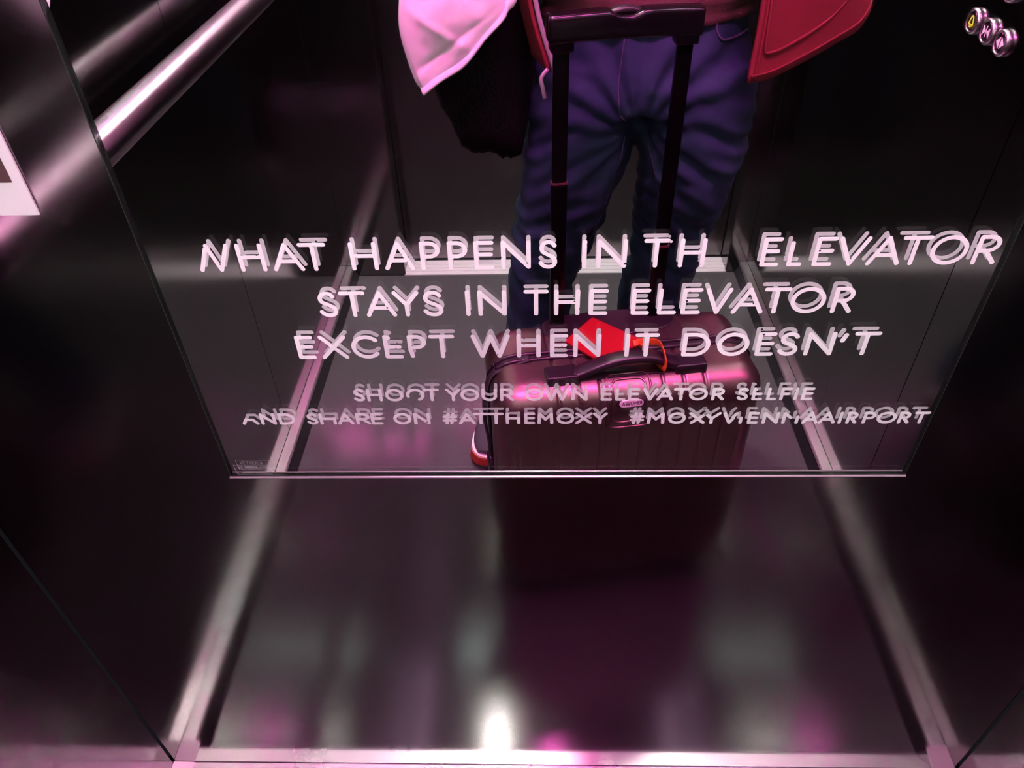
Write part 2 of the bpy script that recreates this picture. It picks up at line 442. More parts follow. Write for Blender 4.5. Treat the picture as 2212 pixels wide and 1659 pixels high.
def arc(cx, cy, rx, ry, a0, a1, n=22):
    return [(cx + rx * math.cos(math.radians(a0 + (a1 - a0) * k / n)), cy + ry * math.sin(math.radians(a0 + (a1 - a0) * k / n))) for k in range(n + 1)]
S_CURVE = [(.92, .86), (.78, .96), (.52, 1.0), (.24, .95), (.08, .79), (.14, .63), (.36, .54), (.66, .45), (.92, .32), (.96, .16), (.78, .03), (.48, 0), (.20, .05), (.02, .16)]
GL = {
 'A': [[(0, 0), (.5, 1)], [(.5, 1), (1, 0)], [(.19, .33), (.81, .33)]],
 'a': [[(0, 0), (.20, .42)], [(.20, .42), (.72, .42)], [(.72, .42), (1, 0)]],
 'C': [arc(.56, .5, .56, .5, 42, 318)],
 'D': [[(0, 0), (0, 1)], [(0, 1), (.42, 1)], arc(.42, .5, .58, .5, 90, -90), [(.42, 0), (0, 0)]],
 'E': [[(0, 0), (0, 1)], [(0, 1), (1, 1)], [(0, .53), (.94, .53)], [(0, 0), (1, 0)]],
 'e': [[(0, 0), (0, 1)], [(0, .98), (.22, .95)], [(0, .50), (.94, .50)], [(0, 0), (1, 0)]],
 'F': [[(0, 0), (0, 1)], [(0, 1), (1, 1)], [(0, .50), (.85, .50)]],
 'H': [[(0, 0), (0, 1)], [(1, 0), (1, 1)], [(0, .52), (1, .52)]],
 'h': [[(0, 0), (0, 1)], [(1, 0), (1, .55)], [(0, .52), (1, .52)]],
 'I': [[(0, 0), (0, 1)]], 'i': [[(0, 0), (0, .52)]],
 'L': [[(0, 0), (0, 1)], [(0, 0), (1, 0)]],
 'l': [[(.02, 0), (.02, .84)], [(.02, 0), (.86, 0)]],
 'M': [[(0, 0), (.05, 1)], [(.05, 1), (.5, .40)], [(.5, .40), (.95, 1)], [(.95, 1), (1, 0)]],
 'm': [[(0, 0), (0, 1)], [(0, 1), (.48, .52)], [(1, 0), (1, .62)]],
 'N': [[(0, 0), (0, 1)], [(0, 1), (1, 0)], [(1, 0), (1, 1)]],
 'n': [[(0, .05), (0, 1)], [(0, 1), (1, 0)], [(1, 0), (1, .25)], [(.97, .42), (1.0, .5)], [(.98, .68), (.96, .8)]],
 'O': [arc(.5, .5, .5, .5, 0, 360, 44)],
 'o': [arc(.5, .5, .5, .5, -62, 196, 32)],
 'P': [[(0, 0), (0, 1)], [(0, 1), (.45, 1)], arc(.45, .735, .55, .265, 90, -90), [(.45, .47), (0, .47)]],
 'p': [[(0, .30), (0, 1)], [(.10, .02), (.06, .20)], [(0, 1), (.45, 1)], arc(.45, .735, .55, .265, 90, -90), [(.45, .47), (0, .47)]],
 'R': [[(0, 0), (0, 1)], [(0, 1), (.45, 1)], arc(.45, .735, .5, .265, 90, -90), [(.45, .47), (0, .47)], [(.42, .47), (1, 0)]],
 'S': [[(p.x, p.y) for p in smooth_path([(a, b, 0) for a, b in S_CURVE], 4)]],
 'T': [[(0, 1), (1, 1)], [(.5, 0), (.5, 1)]],
 'U': [[(0, 1), (0, .40)], arc(.5, .40, .5, .40, 180, 360), [(1, .40), (1, 1)]],
 'V': [[(0, 1), (.5, 0)], [(.5, 0), (1, 1)]],
 'v': [[(0, 1), (.5, 0)], [(.5, 0), (.78, .50)], [(.72, .62), (1.0, 1)]],
 'W': [[(0, 1), (.25, 0)], [(.25, 0), (.5, 1)], [(.5, 1), (.75, 0)], [(.75, 0), (1, 1)]],
 'w': [[(0, 0), (.353, 1)], [(.353, 1), (.64, 0)], [(.64, 0), (1, 1)]],
 'X': [[(0, 0), (1, 1)], [(0, 1), (1, 0)]],
 'x': [[(.1, 0), (1.15, 1)], [(-.05, 1), (1, 0)]],
 'Y': [[(0, 1), (.5, .46)], [(1, 1), (.5, .46)], [(.5, .46), (.5, 0)]],
 '#': [[(.22, 0), (.38, 1)], [(.62, 0), (.78, 1)], [(.02, .68), (1, .68)], [(0, .30), (.97, .30)]],
 "'": [[(1.0, .92), (.4, .66)]], '.': [[(0, .94), (0, .95)]],
}
def glyph(bm, strokes, hw, chips, y, cell):
    """fill of all points nearer than hw to the strokes, cut by small chips (one outline, no overlaps)"""
    segs = []
    for s in strokes:
        for a, b in zip(s[:-1], s[1:]): segs.append((a[0], a[1], b[0] - a[0], b[1] - a[1]))
    xs = [p[0] for s in strokes for p in s]; zs = [p[1] for s in strokes for p in s]
    x0, x1, z0, z1 = min(xs) - hw - cell, max(xs) + hw + cell, min(zs) - hw - cell, max(zs) + hw + cell
    nx, nz = int((x1 - x0) / cell) + 2, int((z1 - z0) / cell) + 2
    import numpy as np
    X = x0 + np.arange(nx) * cell; Z = z0 + np.arange(nz) * cell
    GX, GZ = np.meshgrid(X, Z)
    D = np.full(GX.shape, 1e9)
    for ax, az, dx, dz in segs:
        l2 = dx * dx + dz * dz + 1e-14
        t = np.clip(((GX - ax) * dx + (GZ - az) * dz) / l2, 0, 1)
        D = np.minimum(D, np.hypot(GX - ax - t * dx, GZ - az - t * dz))
    D = D - hw
    for cx, cz, r in chips: D = np.maximum(D, r - np.hypot(GX - cx, GZ - cz))
    cache = {}
    def V(x, z):
        k = (round(x * 1e7), round(z * 1e7))
        if k not in cache: cache[k] = bm.verts.new((x, y, z))
        return cache[k]
    IN = D < 0
    for j in range(nz - 1):
        run = None
        for i in range(nx):
            full = i < nx - 1 and IN[j, i] and IN[j, i + 1] and IN[j + 1, i] and IN[j + 1, i + 1]
            if full:
                if run is None: run = i
                continue
            if run is not None:
                bm.faces.new((V(X[run], Z[j]), V(X[i], Z[j]), V(X[i], Z[j + 1]), V(X[run], Z[j + 1]))); run = None
            if i == nx - 1: break
            cor = [(X[i], Z[j], D[j, i]), (X[i + 1], Z[j], D[j, i + 1]), (X[i + 1], Z[j + 1], D[j + 1, i + 1]), (X[i], Z[j + 1], D[j + 1, i])]
            if not any(c[2] < 0 for c in cor): continue
            poly = []
            for k in range(4):
                a, b = cor[k], cor[(k + 1) % 4]
                if a[2] < 0: poly.append(V(a[0], a[1]))
                if (a[2] < 0) != (b[2] < 0):
                    t = a[2] / (a[2] - b[2]); t = min(max(t, .02), .98)
                    poly.append(V(a[0] + (b[0] - a[0]) * t, a[1] + (b[1] - a[1]) * t))
            q = []
            for v in poly:
                if v not in q: q.append(v)
            if len(q) > 2:
                try: bm.faces.new(q)
                except ValueError: pass
LINES = [(0.0017, [('w', -0.2943, -0.2701, 0.9754, 0.997), ('H', -0.2617, -0.2442, 0.9753, 0.9969), ('A', -0.2357, -0.2143, 0.9753, 0.9969), ('T', -0.2131, -0.1945, 0.9752, 0.9969), ('H', -0.1737, -0.1559, 0.9752, 0.9969), ('A', -0.1477, -0.1277, 0.9751, 0.9968), ('P', -0.1192, -0.107, 0.9751, 0.9968), ('P', -0.0978, -0.0858, 0.975, 0.9968), ('E', -0.0776, -0.0655, 0.975, 0.9968), ('N', -0.0567, -0.0372, 0.975, 0.9968), ('S', -0.028, -0.0165, 0.9749, 0.9967), ('I', 0.0057, 0.0057, 0.9749, 0.9967), ('N', 0.0167, 0.0366, 0.9748, 0.9967), ('T', 0.0522, 0.0687, 0.9748, 0.9967), ('.', 0.0706, 0.0706, 0.9747, 0.9966), ('H', 0.0797, 0.0963, 0.9747, 0.9966), ('E', 0.1422, 0.1531, 0.9746, 0.9966), ('l', 0.1625, 0.1721, 0.9746, 0.9966), ('E', 0.1819, 0.1937, 0.9745, 0.9965), ('V', 0.1984, 0.2187, 0.9745, 0.9965), ('A', 0.2227, 0.2446, 0.9745, 0.9965), ('T', 0.2452, 0.2642, 0.9744, 0.9965), ('O', 0.2687, 0.2931, 0.9744, 0.9965), ('R', 0.3019, 0.3166, 0.9743, 0.9964)]), (0.0018, [('S', -0.2075, -0.1952, 0.9307, 0.9521), ('T', -0.1892, -0.1713, 0.9306, 0.9521), ('A', -0.1689, -0.1474, 0.9306, 0.952), ('Y', -0.1458, -0.1277, 0.9306, 0.952), ('S', -0.122, -0.1085, 0.9305, 0.952), ('I', -0.0869, -0.0869, 0.9305, 0.952), ('N', -0.0769, -0.0573, 0.9305, 0.9519), ('T', -0.0398, -0.0234, 0.9304, 0.9519), ('H', -0.0153, 0.0019, 0.9304, 0.9519), ('E', 0.0128, 0.0246, 0.9303, 0.9518), ('E', 0.0469, 0.0582, 0.9303, 0.9518), ('L', 0.0681, 0.08, 0.9303, 0.9518), ('E', 0.0871, 0.0993, 0.9302, 0.9518), ('V', 0.1054, 0.1229, 0.9302, 0.9518), ('A', 0.1277, 0.1496, 0.9302, 0.9517), ('T', 0.1513, 0.1691, 0.9301, 0.9517), ('O', 0.1737, 0.1978, 0.9301, 0.9517), ('R', 0.2071, 0.2202, 0.93, 0.9517)]), (0.0019, [('E', -0.2345, -0.2229, 0.8866, 0.9079), ('X', -0.2143, -0.1946, 0.8865, 0.9079), ('C', -0.1872, -0.1674, 0.8865, 0.9078), ('e', -0.1594, -0.1473, 0.8865, 0.9078), ('p', -0.1388, -0.1267, 0.8865, 0.9077), ('T', -0.1206, -0.1024, 0.8865, 0.9077), ('W', -0.0849, -0.0556, 0.8864, 0.9076), ('H', -0.0464, -0.0298, 0.8864, 0.9076), ('E', -0.0181, -0.0068, 0.8864, 0.9075), ('N', 0.0016, 0.0211, 0.8864, 0.9075), ('I', 0.045, 0.045, 0.8864, 0.9074), ('T', 0.053, 0.0694, 0.8864, 0.9074), ('D', 0.0932, 0.1127, 0.8863, 0.9074), ('O', 0.1222, 0.1451, 0.8863, 0.9073), ('E', 0.1549, 0.1664, 0.8863, 0.9073), ('S', 0.1732, 0.1865, 0.8863, 0.9072), ('N', 0.1958, 0.2155, 0.8863, 0.9072), ("'", 0.2221, 0.2251, 0.8863, 0.9072), ('T', 0.2338, 0.252, 0.8862, 0.9071)]), (0.0015, [('S', -0.1953, -0.1878, 0.8363, 0.8484), ('H', -0.1831, -0.172, 0.8362, 0.8484), ('O', -0.1664, -0.1526, 0.8361, 0.8483), ('o', -0.1474, -0.1336, 0.8361, 0.8482), ('T', -0.1311, -0.1203, 0.836, 0.8482), ('Y', -0.1119, -0.101, 0.8359, 0.8481), ('O', -0.0984, -0.0845, 0.8359, 0.848), ('U', -0.0795, -0.0684, 0.8358, 0.8479), ('R', -0.0629, -0.0532, 0.8357, 0.8479), ('O', -0.0405, -0.0271, 0.8357, 0.8478), ('W', -0.0234, -0.0037, 0.8356, 0.8477), ('n', 0.001, 0.0127, 0.8355, 0.8476), ('E', 0.0272, 0.0345, 0.8354, 0.8475), ('L', 0.0402, 0.0464, 0.8354, 0.8474), ('E', 0.0514, 0.059, 0.8353, 0.8474), ('V', 0.0643, 0.0751, 0.8353, 0.8473), ('A', 0.077, 0.089, 0.8352, 0.8472), ('T', 0.0913, 0.1031, 0.8351, 0.8472), ('O', 0.1054, 0.119, 0.8351, 0.8471), ('R', 0.1256, 0.1341, 0.835, 0.847), ('S', 0.1479, 0.155, 0.8349, 0.847), ('e', 0.1612, 0.1678, 0.8349, 0.8469), ('L', 0.1742, 0.1802, 0.8348, 0.8468), ('F', 0.1859, 0.1928, 0.8348, 0.8468), ('I', 0.1984, 0.1984, 0.8348, 0.8467), ('E', 0.2049, 0.2122, 0.8347, 0.8467)]), (0.00155, [('a', -0.305, -0.2922, 0.8076, 0.819), ('N', -0.2872, -0.2757, 0.8075, 0.819), ('D', -0.27, -0.2572, 0.8075, 0.8189), ('S', -0.2437, -0.236, 0.8074, 0.8188), ('h', -0.2316, -0.2192, 0.8073, 0.8188), ('A', -0.215, -0.2026, 0.8072, 0.8187), ('R', -0.1977, -0.1871, 0.8072, 0.8187), ('E', -0.1836, -0.1756, 0.8071, 0.8186), ('O', -0.1626, -0.1489, 0.807, 0.8186), ('N', -0.1437, -0.1315, 0.807, 0.8185), ('#', -0.1171, -0.1062, 0.8069, 0.8184), ('A', -0.1023, -0.0895, 0.8068, 0.8183), ('T', -0.0887, -0.0776, 0.8067, 0.8183), ('T', -0.0747, -0.0633, 0.8067, 0.8183), ('h', -0.0586, -0.0483, 0.8066, 0.8182), ('E', -0.0416, -0.0345, 0.8066, 0.8181), ('M', -0.0293, -0.0177, 0.8065, 0.8181), ('O', -0.0117, 0.0014, 0.8064, 0.818), ('X', 0.0053, 0.018, 0.8064, 0.818), ('Y', 0.0214, 0.0318, 0.8063, 0.8179), ('#', 0.0552, 0.0656, 0.8062, 0.8178), ('M', 0.0712, 0.0842, 0.8061, 0.8177), ('O', 0.0902, 0.1032, 0.806, 0.8177), ('x', 0.1093, 0.1211, 0.806, 0.8176), ('Y', 0.1217, 0.1349, 0.8059, 0.8176), ('v', 0.1394, 0.1504, 0.8058, 0.8175), ('i', 0.1549, 0.1549, 0.8058, 0.8175), ('E', 0.1625, 0.1694, 0.8057, 0.8174), ('N', 0.1759, 0.1876, 0.8057, 0.8174), ('m', 0.1938, 0.2058, 0.8056, 0.8173), ('A', 0.212, 0.2236, 0.8055, 0.8173), ('A', 0.2267, 0.2392, 0.8055, 0.8172), ('I', 0.2447, 0.2447, 0.8054, 0.8172), ('R', 0.2518, 0.2587, 0.8054, 0.8171), ('P', 0.2664, 0.2744, 0.8053, 0.8171), ('O', 0.2787, 0.2933, 0.8053, 0.817), ('R', 0.2982, 0.3058, 0.8052, 0.817), ('T', 0.3112, 0.3222, 0.8051, 0.8169)])]
rng = random.Random(11)
names = ['top line of white lettering', 'second line of white lettering', 'third line of white lettering', 'fourth line in smaller white lettering', 'bottom line in smaller white lettering']
PARTS = []
for li, (hw, row) in enumerate(LINES):                   # a wide blank in a line parts its lettering in two
    cut = [0] + [i for i in range(1, len(row)) if row[i][1] - row[i - 1][2] > .021] + [len(row)]
    for a, b in zip(cut[:-1], cut[1:]):
        PARTS.append((li, hw, row[a:b], names[li] + ('' if len(cut) == 2 else ', left piece' if a == 0 else ', right piece')))
for li, hw, row, label in PARTS:
    bm = bmesh.new()
    for ch, xl, xr, zb, zt in row:
        if ch == '.':
            st = [[(xl, zt - .0008), (xl + .0001, zt - .0008)]]; h_ = .0011
        else:
            st = [[(xl + (xr - xl) * u, zb + (zt - zb) * v) for u, v in s] for s in GL[ch]]; h_ = hw * (1.12 if ch == "'" else 1)
        chips = []
        if ch not in ".'":
            for s in st:                                # worn nicks along both flanks of a stroke
                for a, b in zip(s[:-1], s[1:]):
                    a, b = Vector((*a, 0)), Vector((*b, 0)); ln = (b - a).length
                    if ln < 1e-5: continue
                    t = (b - a) / ln; n = Vector((-t.y, t.x, 0))
                    k = rng.random() * ln / .011
                    for _ in range(int(k + rng.random() * .6)):
                        p = a + t * (rng.random() * ln) + n * rng.choice((-1, 1)) * hw * rng.uniform(1.0, 1.35)
                        chips.append((p.x, p.y, hw * rng.uniform(.25, .55)))
        glyph(bm, st, h_, chips, YL, .00028 if li < 3 else .00024)
    obj('lettering', bm, M_VINYL if li < 3 else M_VINYL2, mirror, recalc=False)['label'] = label
# glazier's etched stamp in the lower left corner
bm = bmesh.new()
def word(txt, x, z, w, h, gap):
    for ch in txt:
        cw = w * (.25 if ch == 'I' else 1)
        if ch != ' ': glyph(bm, [[(x + cw * u, z + h * v) for u, v in s] for s in GL[ch]], .00035, [], YL, .00014)
        x += cw + gap
word('VETRERIA', -.3272, .7452, .0020, .0040, .0011)
word('MIRROR SAFE', -.3230, .7398, .0014, .0024, .0009)
for a, b in (((-.3300, .7378), (-.3312, .7508)), ((-.3312, .7508), (-.2950, .7508)), ((-.2950, .7508), (-.2950, .7378)), ((-.3300, .7378), (-.2950, .7378))):
    glyph(bm, [[a, b]], .00028, [], YL - .00003, .00014)
obj('maker_stamp', bm, M_ETCH, mirror, recalc=False)['label'] = 'small etched maker stamp in the lower left corner'

# ------------------------------------------------------------------ suitcase
def adopt(o, root):
    o.parent = root
    o.matrix_parent_inverse = (Matrix.Translation(root.location) @ Matrix.Rotation(root.rotation_euler.z, 4, 'Z')).inverted()
    return o
M_CASE = mat('bronze_metallic_shell', (.235, .150, .142), .37, .92, Coat_Weight=.12, Coat_Roughness=.10)
M_CASEBLK = mat('dark_plum_plastic', (.016, .009, .014), .36)
M_BLKPOLE = mat('black_pole', (.002, .002, .002), .22)
M_BLKPOLE.node_tree.nodes['Principled BSDF'].inputs['Specular IOR Level'].default_value = .22
M_BADGE = mat('polished_badge', (.80, .74, .76), .30, .25)
M_RED = mat('red_leather', (.36, .002, .009), .5)
M_ORANGE = mat('orange_leather', (.62, .10, .012), .5)
case = empty('suitcase', (.105, -.457, 0), math.radians(-8))
tag(case, 'bronze ribbed hard shell cabin suitcase standing on the lift floor', 'suitcase')
HX, HY, ZB, ZT, RR = .2165, .1050, .042, .535, .045
def rbox(p, hx=HX, hy=HY, zb=ZB, zt=ZT, r=RR):
    q = Vector((min(max(p.x, -hx + r), hx - r), min(max(p.y, -hy + r), hy - r), min(max(p.z, zb + r), zt - r)))
    d = p - q
    if d.length < 1e-9: return p.copy(), Vector((0, 0, 1))
    n = d.normalized(); return q + n * r, n
def groove(x):
    u = abs((x / .0330 + .5) % 1.0 - .5) * .0330    # distance to the nearest rib line
    u2 = .0165 - u
    return 1 - sstep(.0012, .0034, u2)
def shell(name, y0, y1, cap_y):
    """half of a rounded box with pressed ribs; open towards the seam"""
    bm = bmesh.new()
    def grid(fn, nu, nv):
        vs = [[bm.verts.new(fn(i / nu, j / nv)) for j in range(nv + 1)] for i in range(nu + 1)]
        for i in range(nu):
            for j in range(nv): bm.faces.new((vs[i][j], vs[i + 1][j], vs[i + 1][j + 1], vs[i][j + 1]))
    lx = lambda u: -HX + 2 * HX * u
    lz = lambda v: ZB + (ZT - ZB) * v
    ly = lambda v: y0 + (y1 - y0) * v
    grid(lambda u, v: Vector((lx(u), cap_y, lz(v))), 260, 120)
    grid(lambda u, v: Vector((lx(u), ly(v), ZT)), 260, 36)
    grid(lambda u, v: Vector((lx(u), ly(v), ZB)), 260, 24)
    grid(lambda u, v: Vector((-HX, ly(u), lz(v))), 36, 120)
    grid(lambda u, v: Vector((HX, ly(u), lz(v))), 36, 120)
    for vv in bm.verts:
        src = vv.co.copy(); p, n = rbox(src)
        if abs(src.y - y0) < 1e-6 or abs(src.y - y1) < 1e-6:
            pass
        dep = groove(p.x) * sstep(.35, .75, math.hypot(n.y, n.z))
        # smooth corner zones where the ribs stop under a curved line
        e = ((abs(p.x) - HX) / .085) ** 2 + ((p.z - ZT) / .12) ** 2
        dep *= sstep(.82, 1.0, e)
        rim = abs(e - 1.0)
        fl = (1 - sstep(0, .10, rim)) * (1 if n.y * cap_y > .3 and p.z < ZT - .035 else 0)
        if cap_y > 0 and abs(p.x + .006) < .036 and p.z > ZT - .082 and p.y > .058: dep = 0
        vv.co = p - n * (.0028 * dep + .0014 * fl)
    bmesh.ops.remove_doubles(bm, verts=bm.verts, dist=.0002)
    return obj(name, bm, M_CASE, case, smooth=True)
SEAM = .004
shell('front_shell', SEAM + .006, HY, HY)
shell('back_shell', -HY, SEAM - .006, -HY)
# zip seam: two rubber beads and the zip between them, right round the case
def around(off, y, n=160):
    pts = []
    for k in range(n):
        a = 2 * math.pi * k / n
        d = Vector((math.cos(a), 0, math.sin(a)))
        p = Vector((d.x * .5, 0, (ZB + ZT) / 2 + d.z * .7))
        q, nn = rbox(Vector((min(max(p.x, -HX), HX), 0, min(max(p.z, ZB), ZT))))
        pts.append(q + nn * off + Vector((0, y, 0)))
    return pts
def loop(bm, pts, ry, rn):
    n = len(pts); rings = []
    for i in range(n):
        t = (pts[(i + 1) % n] - pts[i - 1]).normalized(); s = Vector((0, 1, 0)); u = t.cross(s).normalized()
        rings.append([pts[i] + s * (ry * math.cos(2 * math.pi * k / 8)) + u * (rn * math.sin(2 * math.pi * k / 8)) for k in range(8)])
    R = [[bm.verts.new(p) for p in r] for r in rings]
    for i in range(n):
        a, b = R[i], R[(i + 1) % n]
        for k in range(8): bm.faces.new((a[k], a[(k + 1) % 8], b[(k + 1) % 8], b[k]))
bm = bmesh.new()
loop(bm, around(.0015, SEAM + .0075), .0035, .0035); loop(bm, around(.0015, SEAM - .0075), .0035, .0035); loop(bm, around(-.001, SEAM), .0055, .003)
obj('zip_seam', bm, M_CASEBLK, case, smooth=True)
# carry handle
hy = .061
for x0, x1 in ((-.132, -.082), (.070, .120)):
    hnd = bmesh.new()
    box(hnd, x0, x1, hy - .017, hy + .015, ZT - .006, ZT + .013, bev=.003)
    obj('handle_mount', hnd, M_CASEBLK, case)
bm = bmesh.new()
P = smooth_path([(-.088, hy, ZT + .007), (-.074, hy, ZT + .010), (-.039, hy, ZT + .024), (-.004, hy, ZT + .030), (.031, hy, ZT + .027), (.064, hy, ZT + .013), (.076, hy, ZT + .007)], 6)
tube(bm, P, [(.013, .0065)] * len(P), 20, (0, 0, 1), rect=.55)
obj('carry_handle', bm, M_CASEBLK, case, smooth=True)
bm = bmesh.new(); box(bm, -.085, .075, hy - .012, hy + .010, ZT - .004, ZT + .0012)
obj('handle_tray', bm, M_KICK, case)
# trolley: recess plate, two telescopic poles, grip
bm = bmesh.new()
top = []; 
for h in (ZT - .006, ZT + .0022, ZT + .0030):
    k_ = 1.0 if h < ZT + .0025 else .96
    top.append([Vector((-.006 + .112 * k_ * math.copysign(abs(math.cos(a)) ** .6, math.cos(a)), -.067 + .034 * k_ * math.copysign(abs(math.sin(a)) ** .7, math.sin(a)), h)) for a in [2 * math.pi * i / 48 for i in range(48)]])
ring_loft(bm, top)
obj('trolley_recess', bm, M_CASEBLK, case, smooth=False)
PL, PR, PY = -.091, .075, -.080
def pole(name, x, z0, z1, w, d, m=M_BLKPOLE):
    bm = bmesh.new()
    tube(bm, [(x, PY, z0), (x, PY, z1)], [(w, d)] * 2, 24, (0, 1, 0), rect=.5)
    return obj(name, bm, m, case, smooth=False)
M_RING = mat('pole_ring', (.20, .08, .09), .3, .6)
for x, zs in ((PL, .792), (PR, .672)):
    pole('pole', x, ZT - .01, zs, .0122, .0080)
    pole('pole', x, zs, .992, .0108, .0066)
    pole('pole_collar', x, zs - .002, zs + .001, .0128, .0086, M_RING)
bm = bmesh.new()
gz = 1.003
xs_ = [-.108 + .200 * k / 40 for k in range(41)]
def dip(x): return math.exp(-((x + .008) / .019) ** 4)
P = [Vector((x, PY + .0015 * dip(x), gz + .0025 * (1 - ((x + .008) / .1) ** 2) - .0035 * dip(x))) for x in xs_]
RAD_G = [(.0150 - .002 * dip(x), .0175 - .0035 * dip(x)) for x in xs_]
tube(bm, [P[0] - Vector((.002, 0, 0))] + P + [P[-1] + Vector((.002, 0, 0))], [(.010, .012)] + RAD_G + [(.010, .012)], 36, (0, 0, 1), rect=.34)
for px in (PL, PR): box(bm, px - .0155, px + .0155, PY - .012, PY + .012, .975, 1.0, bev=.003)
obj('trolley_grip', bm, mat('glossy_black_grip', (.004, .003, .004), .14, 0, .35), case, smooth=True)
bm = bmesh.new()
P = smooth_path([(-.030, PY - .004, gz + .0130), (-.020, PY - .004, gz + .0165), (-.008, PY - .004, gz + .0180), (.004, PY - .004, gz + .0165), (.014, PY - .004, gz + .0130)], 5)
tube(bm, P, [(.006, .0018)] + [(.0085, .0040)] * (len(P) - 2) + [(.006, .0018)], 20, (0, 0, 1), rect=.7)
obj('release_button', bm, M_CASEBLK, case, smooth=True)
# badge frame pressed over the front edge, and the maker's oval badge
def surf(x, s, h=0):
    """s: arc length from the start of the top curve; negative runs down the front face"""
    y0, z0 = HY - RR, ZT - RR
    if s <= 0: return Vector((x, HY + h, z0 + s))
    a = s / RR
    if a < math.pi / 2: return Vector((x, y0 + (RR + h) * math.cos(a), z0 + (RR + h) * math.sin(a)))
    return Vector((x, y0 - (s - RR * math.pi / 2), ZT + h))
bm = bmesh.new()
def frame_path(hw_, s0, s1, r):
    pts = []
    for cx, cs, a0 in ((hw_ - r, s1 - r, 0), (-hw_ + r, s1 - r, 90), (-hw_ + r, s0 + r, 180), (hw_ - r, s0 + r, 270)):
        for k in range(7):
            a = math.radians(a0 + 90 * k / 6); pts.append((cx + r * math.cos(a), cs + r * math.sin(a)))
    out = []
    for (a, b), (c, d) in zip(pts, pts[1:] + pts[:1]):
        n = max(1, int(math.hypot(c - a, d - b) / .004))
        for k in range(n): out.append((a + (c - a) * k / n, b + (d - b) * k / n))
    return out
for hw_, s0, s1 in ((.0340, -.0300, .0660), (.0265, -.0190, .0560)):
    pts = [surf(x - .006, s, .0004) for x, s in frame_path(hw_, s0, s1, .012)]
    nrm = [(surf(x, s, .01) - surf(x, s, 0)).normalized() for x, s in frame_path(hw_, s0, s1, .012)]
    n = len(pts); R = []
    for i in range(n):
        t = (pts[(i + 1) % n] - pts[i - 1]).normalized(); u = nrm[i]; s_ = t.cross(u)
        R.append([bm.verts.new(pts[i] + s_ * (.0019 * math.cos(2 * math.pi * k / 8)) + u * (.0019 * math.sin(2 * math.pi * k / 8))) for k in range(8)])
    for i in range(n):
        a, b = R[i], R[(i + 1) % n]
        for k in range(8): bm.faces.new((a[k], a[(k + 1) % 8], b[(k + 1) % 8], b[k]))
obj('badge_frame', bm, M_CASE, case, smooth=True)
sB = .017
bc = surf(-.006, sB, 0); bn = (surf(.002, sB, .01) - bc).normalized(); bx = Vector((1, 0, 0)); bu = bn.cross(bx) * -1
if bu.z < 0: bu = -bu
def stadium(hw_, hh, n=12):
    r = hh; o = []
    for cx, a0 in ((hw_ - r, -90), (-hw_ + r, 90)):
        for k in range(n + 1):
            a = math.radians(a0 + 180 * k / n); o.append((cx + r * math.cos(a), r * math.sin(a)))
    return o
def plate(name, hw_, hh, h0, h1, m, par):
    bm = bmesh.new()
    ring_loft(bm, [[bc + bx * a + bu * b + bn * h for a, b in stadium(hw_ - ins, hh - ins)] for h, ins in ((h0, 0), (h1 - .0005, 0), (h1, .0006))])
    return obj(name, bm, m, par)
badge = plate('badge', .0215, .0098, -.0030, .0022, M_CASEBLK, case)
plate('badge_plate', .0190, .0074, .0015, .0032, M_BADGE, badge)
bm = bmesh.new()
x = -.0150
for ch, w_ in (('R', .0032), ('I', 0), ('M', .0048), ('O', .0050), ('W', .0062), ('A', .0042)):
    glyph(bm, [[(x + w_ * a, -.0034 + .0068 * b) for a, b in s] for s in GL[ch]], .00055, [], 0, .00018); x += w_ + .0014
for v in bm.verts: v.co = bc - bx * v.co.x + bu * v.co.z + bn * .0036
obj('badge_lettering', bm, M_CASEBLK, badge, recalc=False)
# loose strap with a buckle end on the left side
M_STRAP = mat('black_webbing', (.010, .009, .011), .6); noise_bump(M_STRAP, 900, .3, .0006)
bm = bmesh.new()
P = smooth_path([(-.150, .010, ZT + .006), (-.205, .014, ZT - .012), (-.2235, .030, .500), (-.2285, .045, .455), (-.2240, .052, .400), (-.2235, .054, .345), (-.2230, .054, .290)], 7)
tube(bm, P, [(.0075, .0018)] * len(P), 12, (-1, .2, 0.3), rect=.6)
sp = obj('strap', bm, M_STRAP, case, smooth=True)
bm = bmesh.new()
tube(bm, [(-.2250, .053, .375), (-.2240, .054, .340), (-.2235, .054, .292)], [(.011, .0036)] * 3, 14, (-1, .2, .1), rect=.6)
obj('strap_buckle', bm, M_CASEBLK, sp, smooth=True)
for sx in (-1, 1):
    for sy in (-1, 1):
        wh = bmesh.new()
        tube(wh, [(sx * .158 - .011, sy * .068, .0215), (sx * .158 + .011, sy * .068, .0215)], [.0212, .0212], 24)
        w_ = obj('wheel', wh, M_BLKPOLE, case)
        fk = bmesh.new()
        box(fk, sx * .158 - .015, sx * .158 + .015, sy * .068 - .013, sy * .068 + .013, .036, ZB + .012, bev=.003)
        obj('wheel_fork', fk, M_CASEBLK, w_)

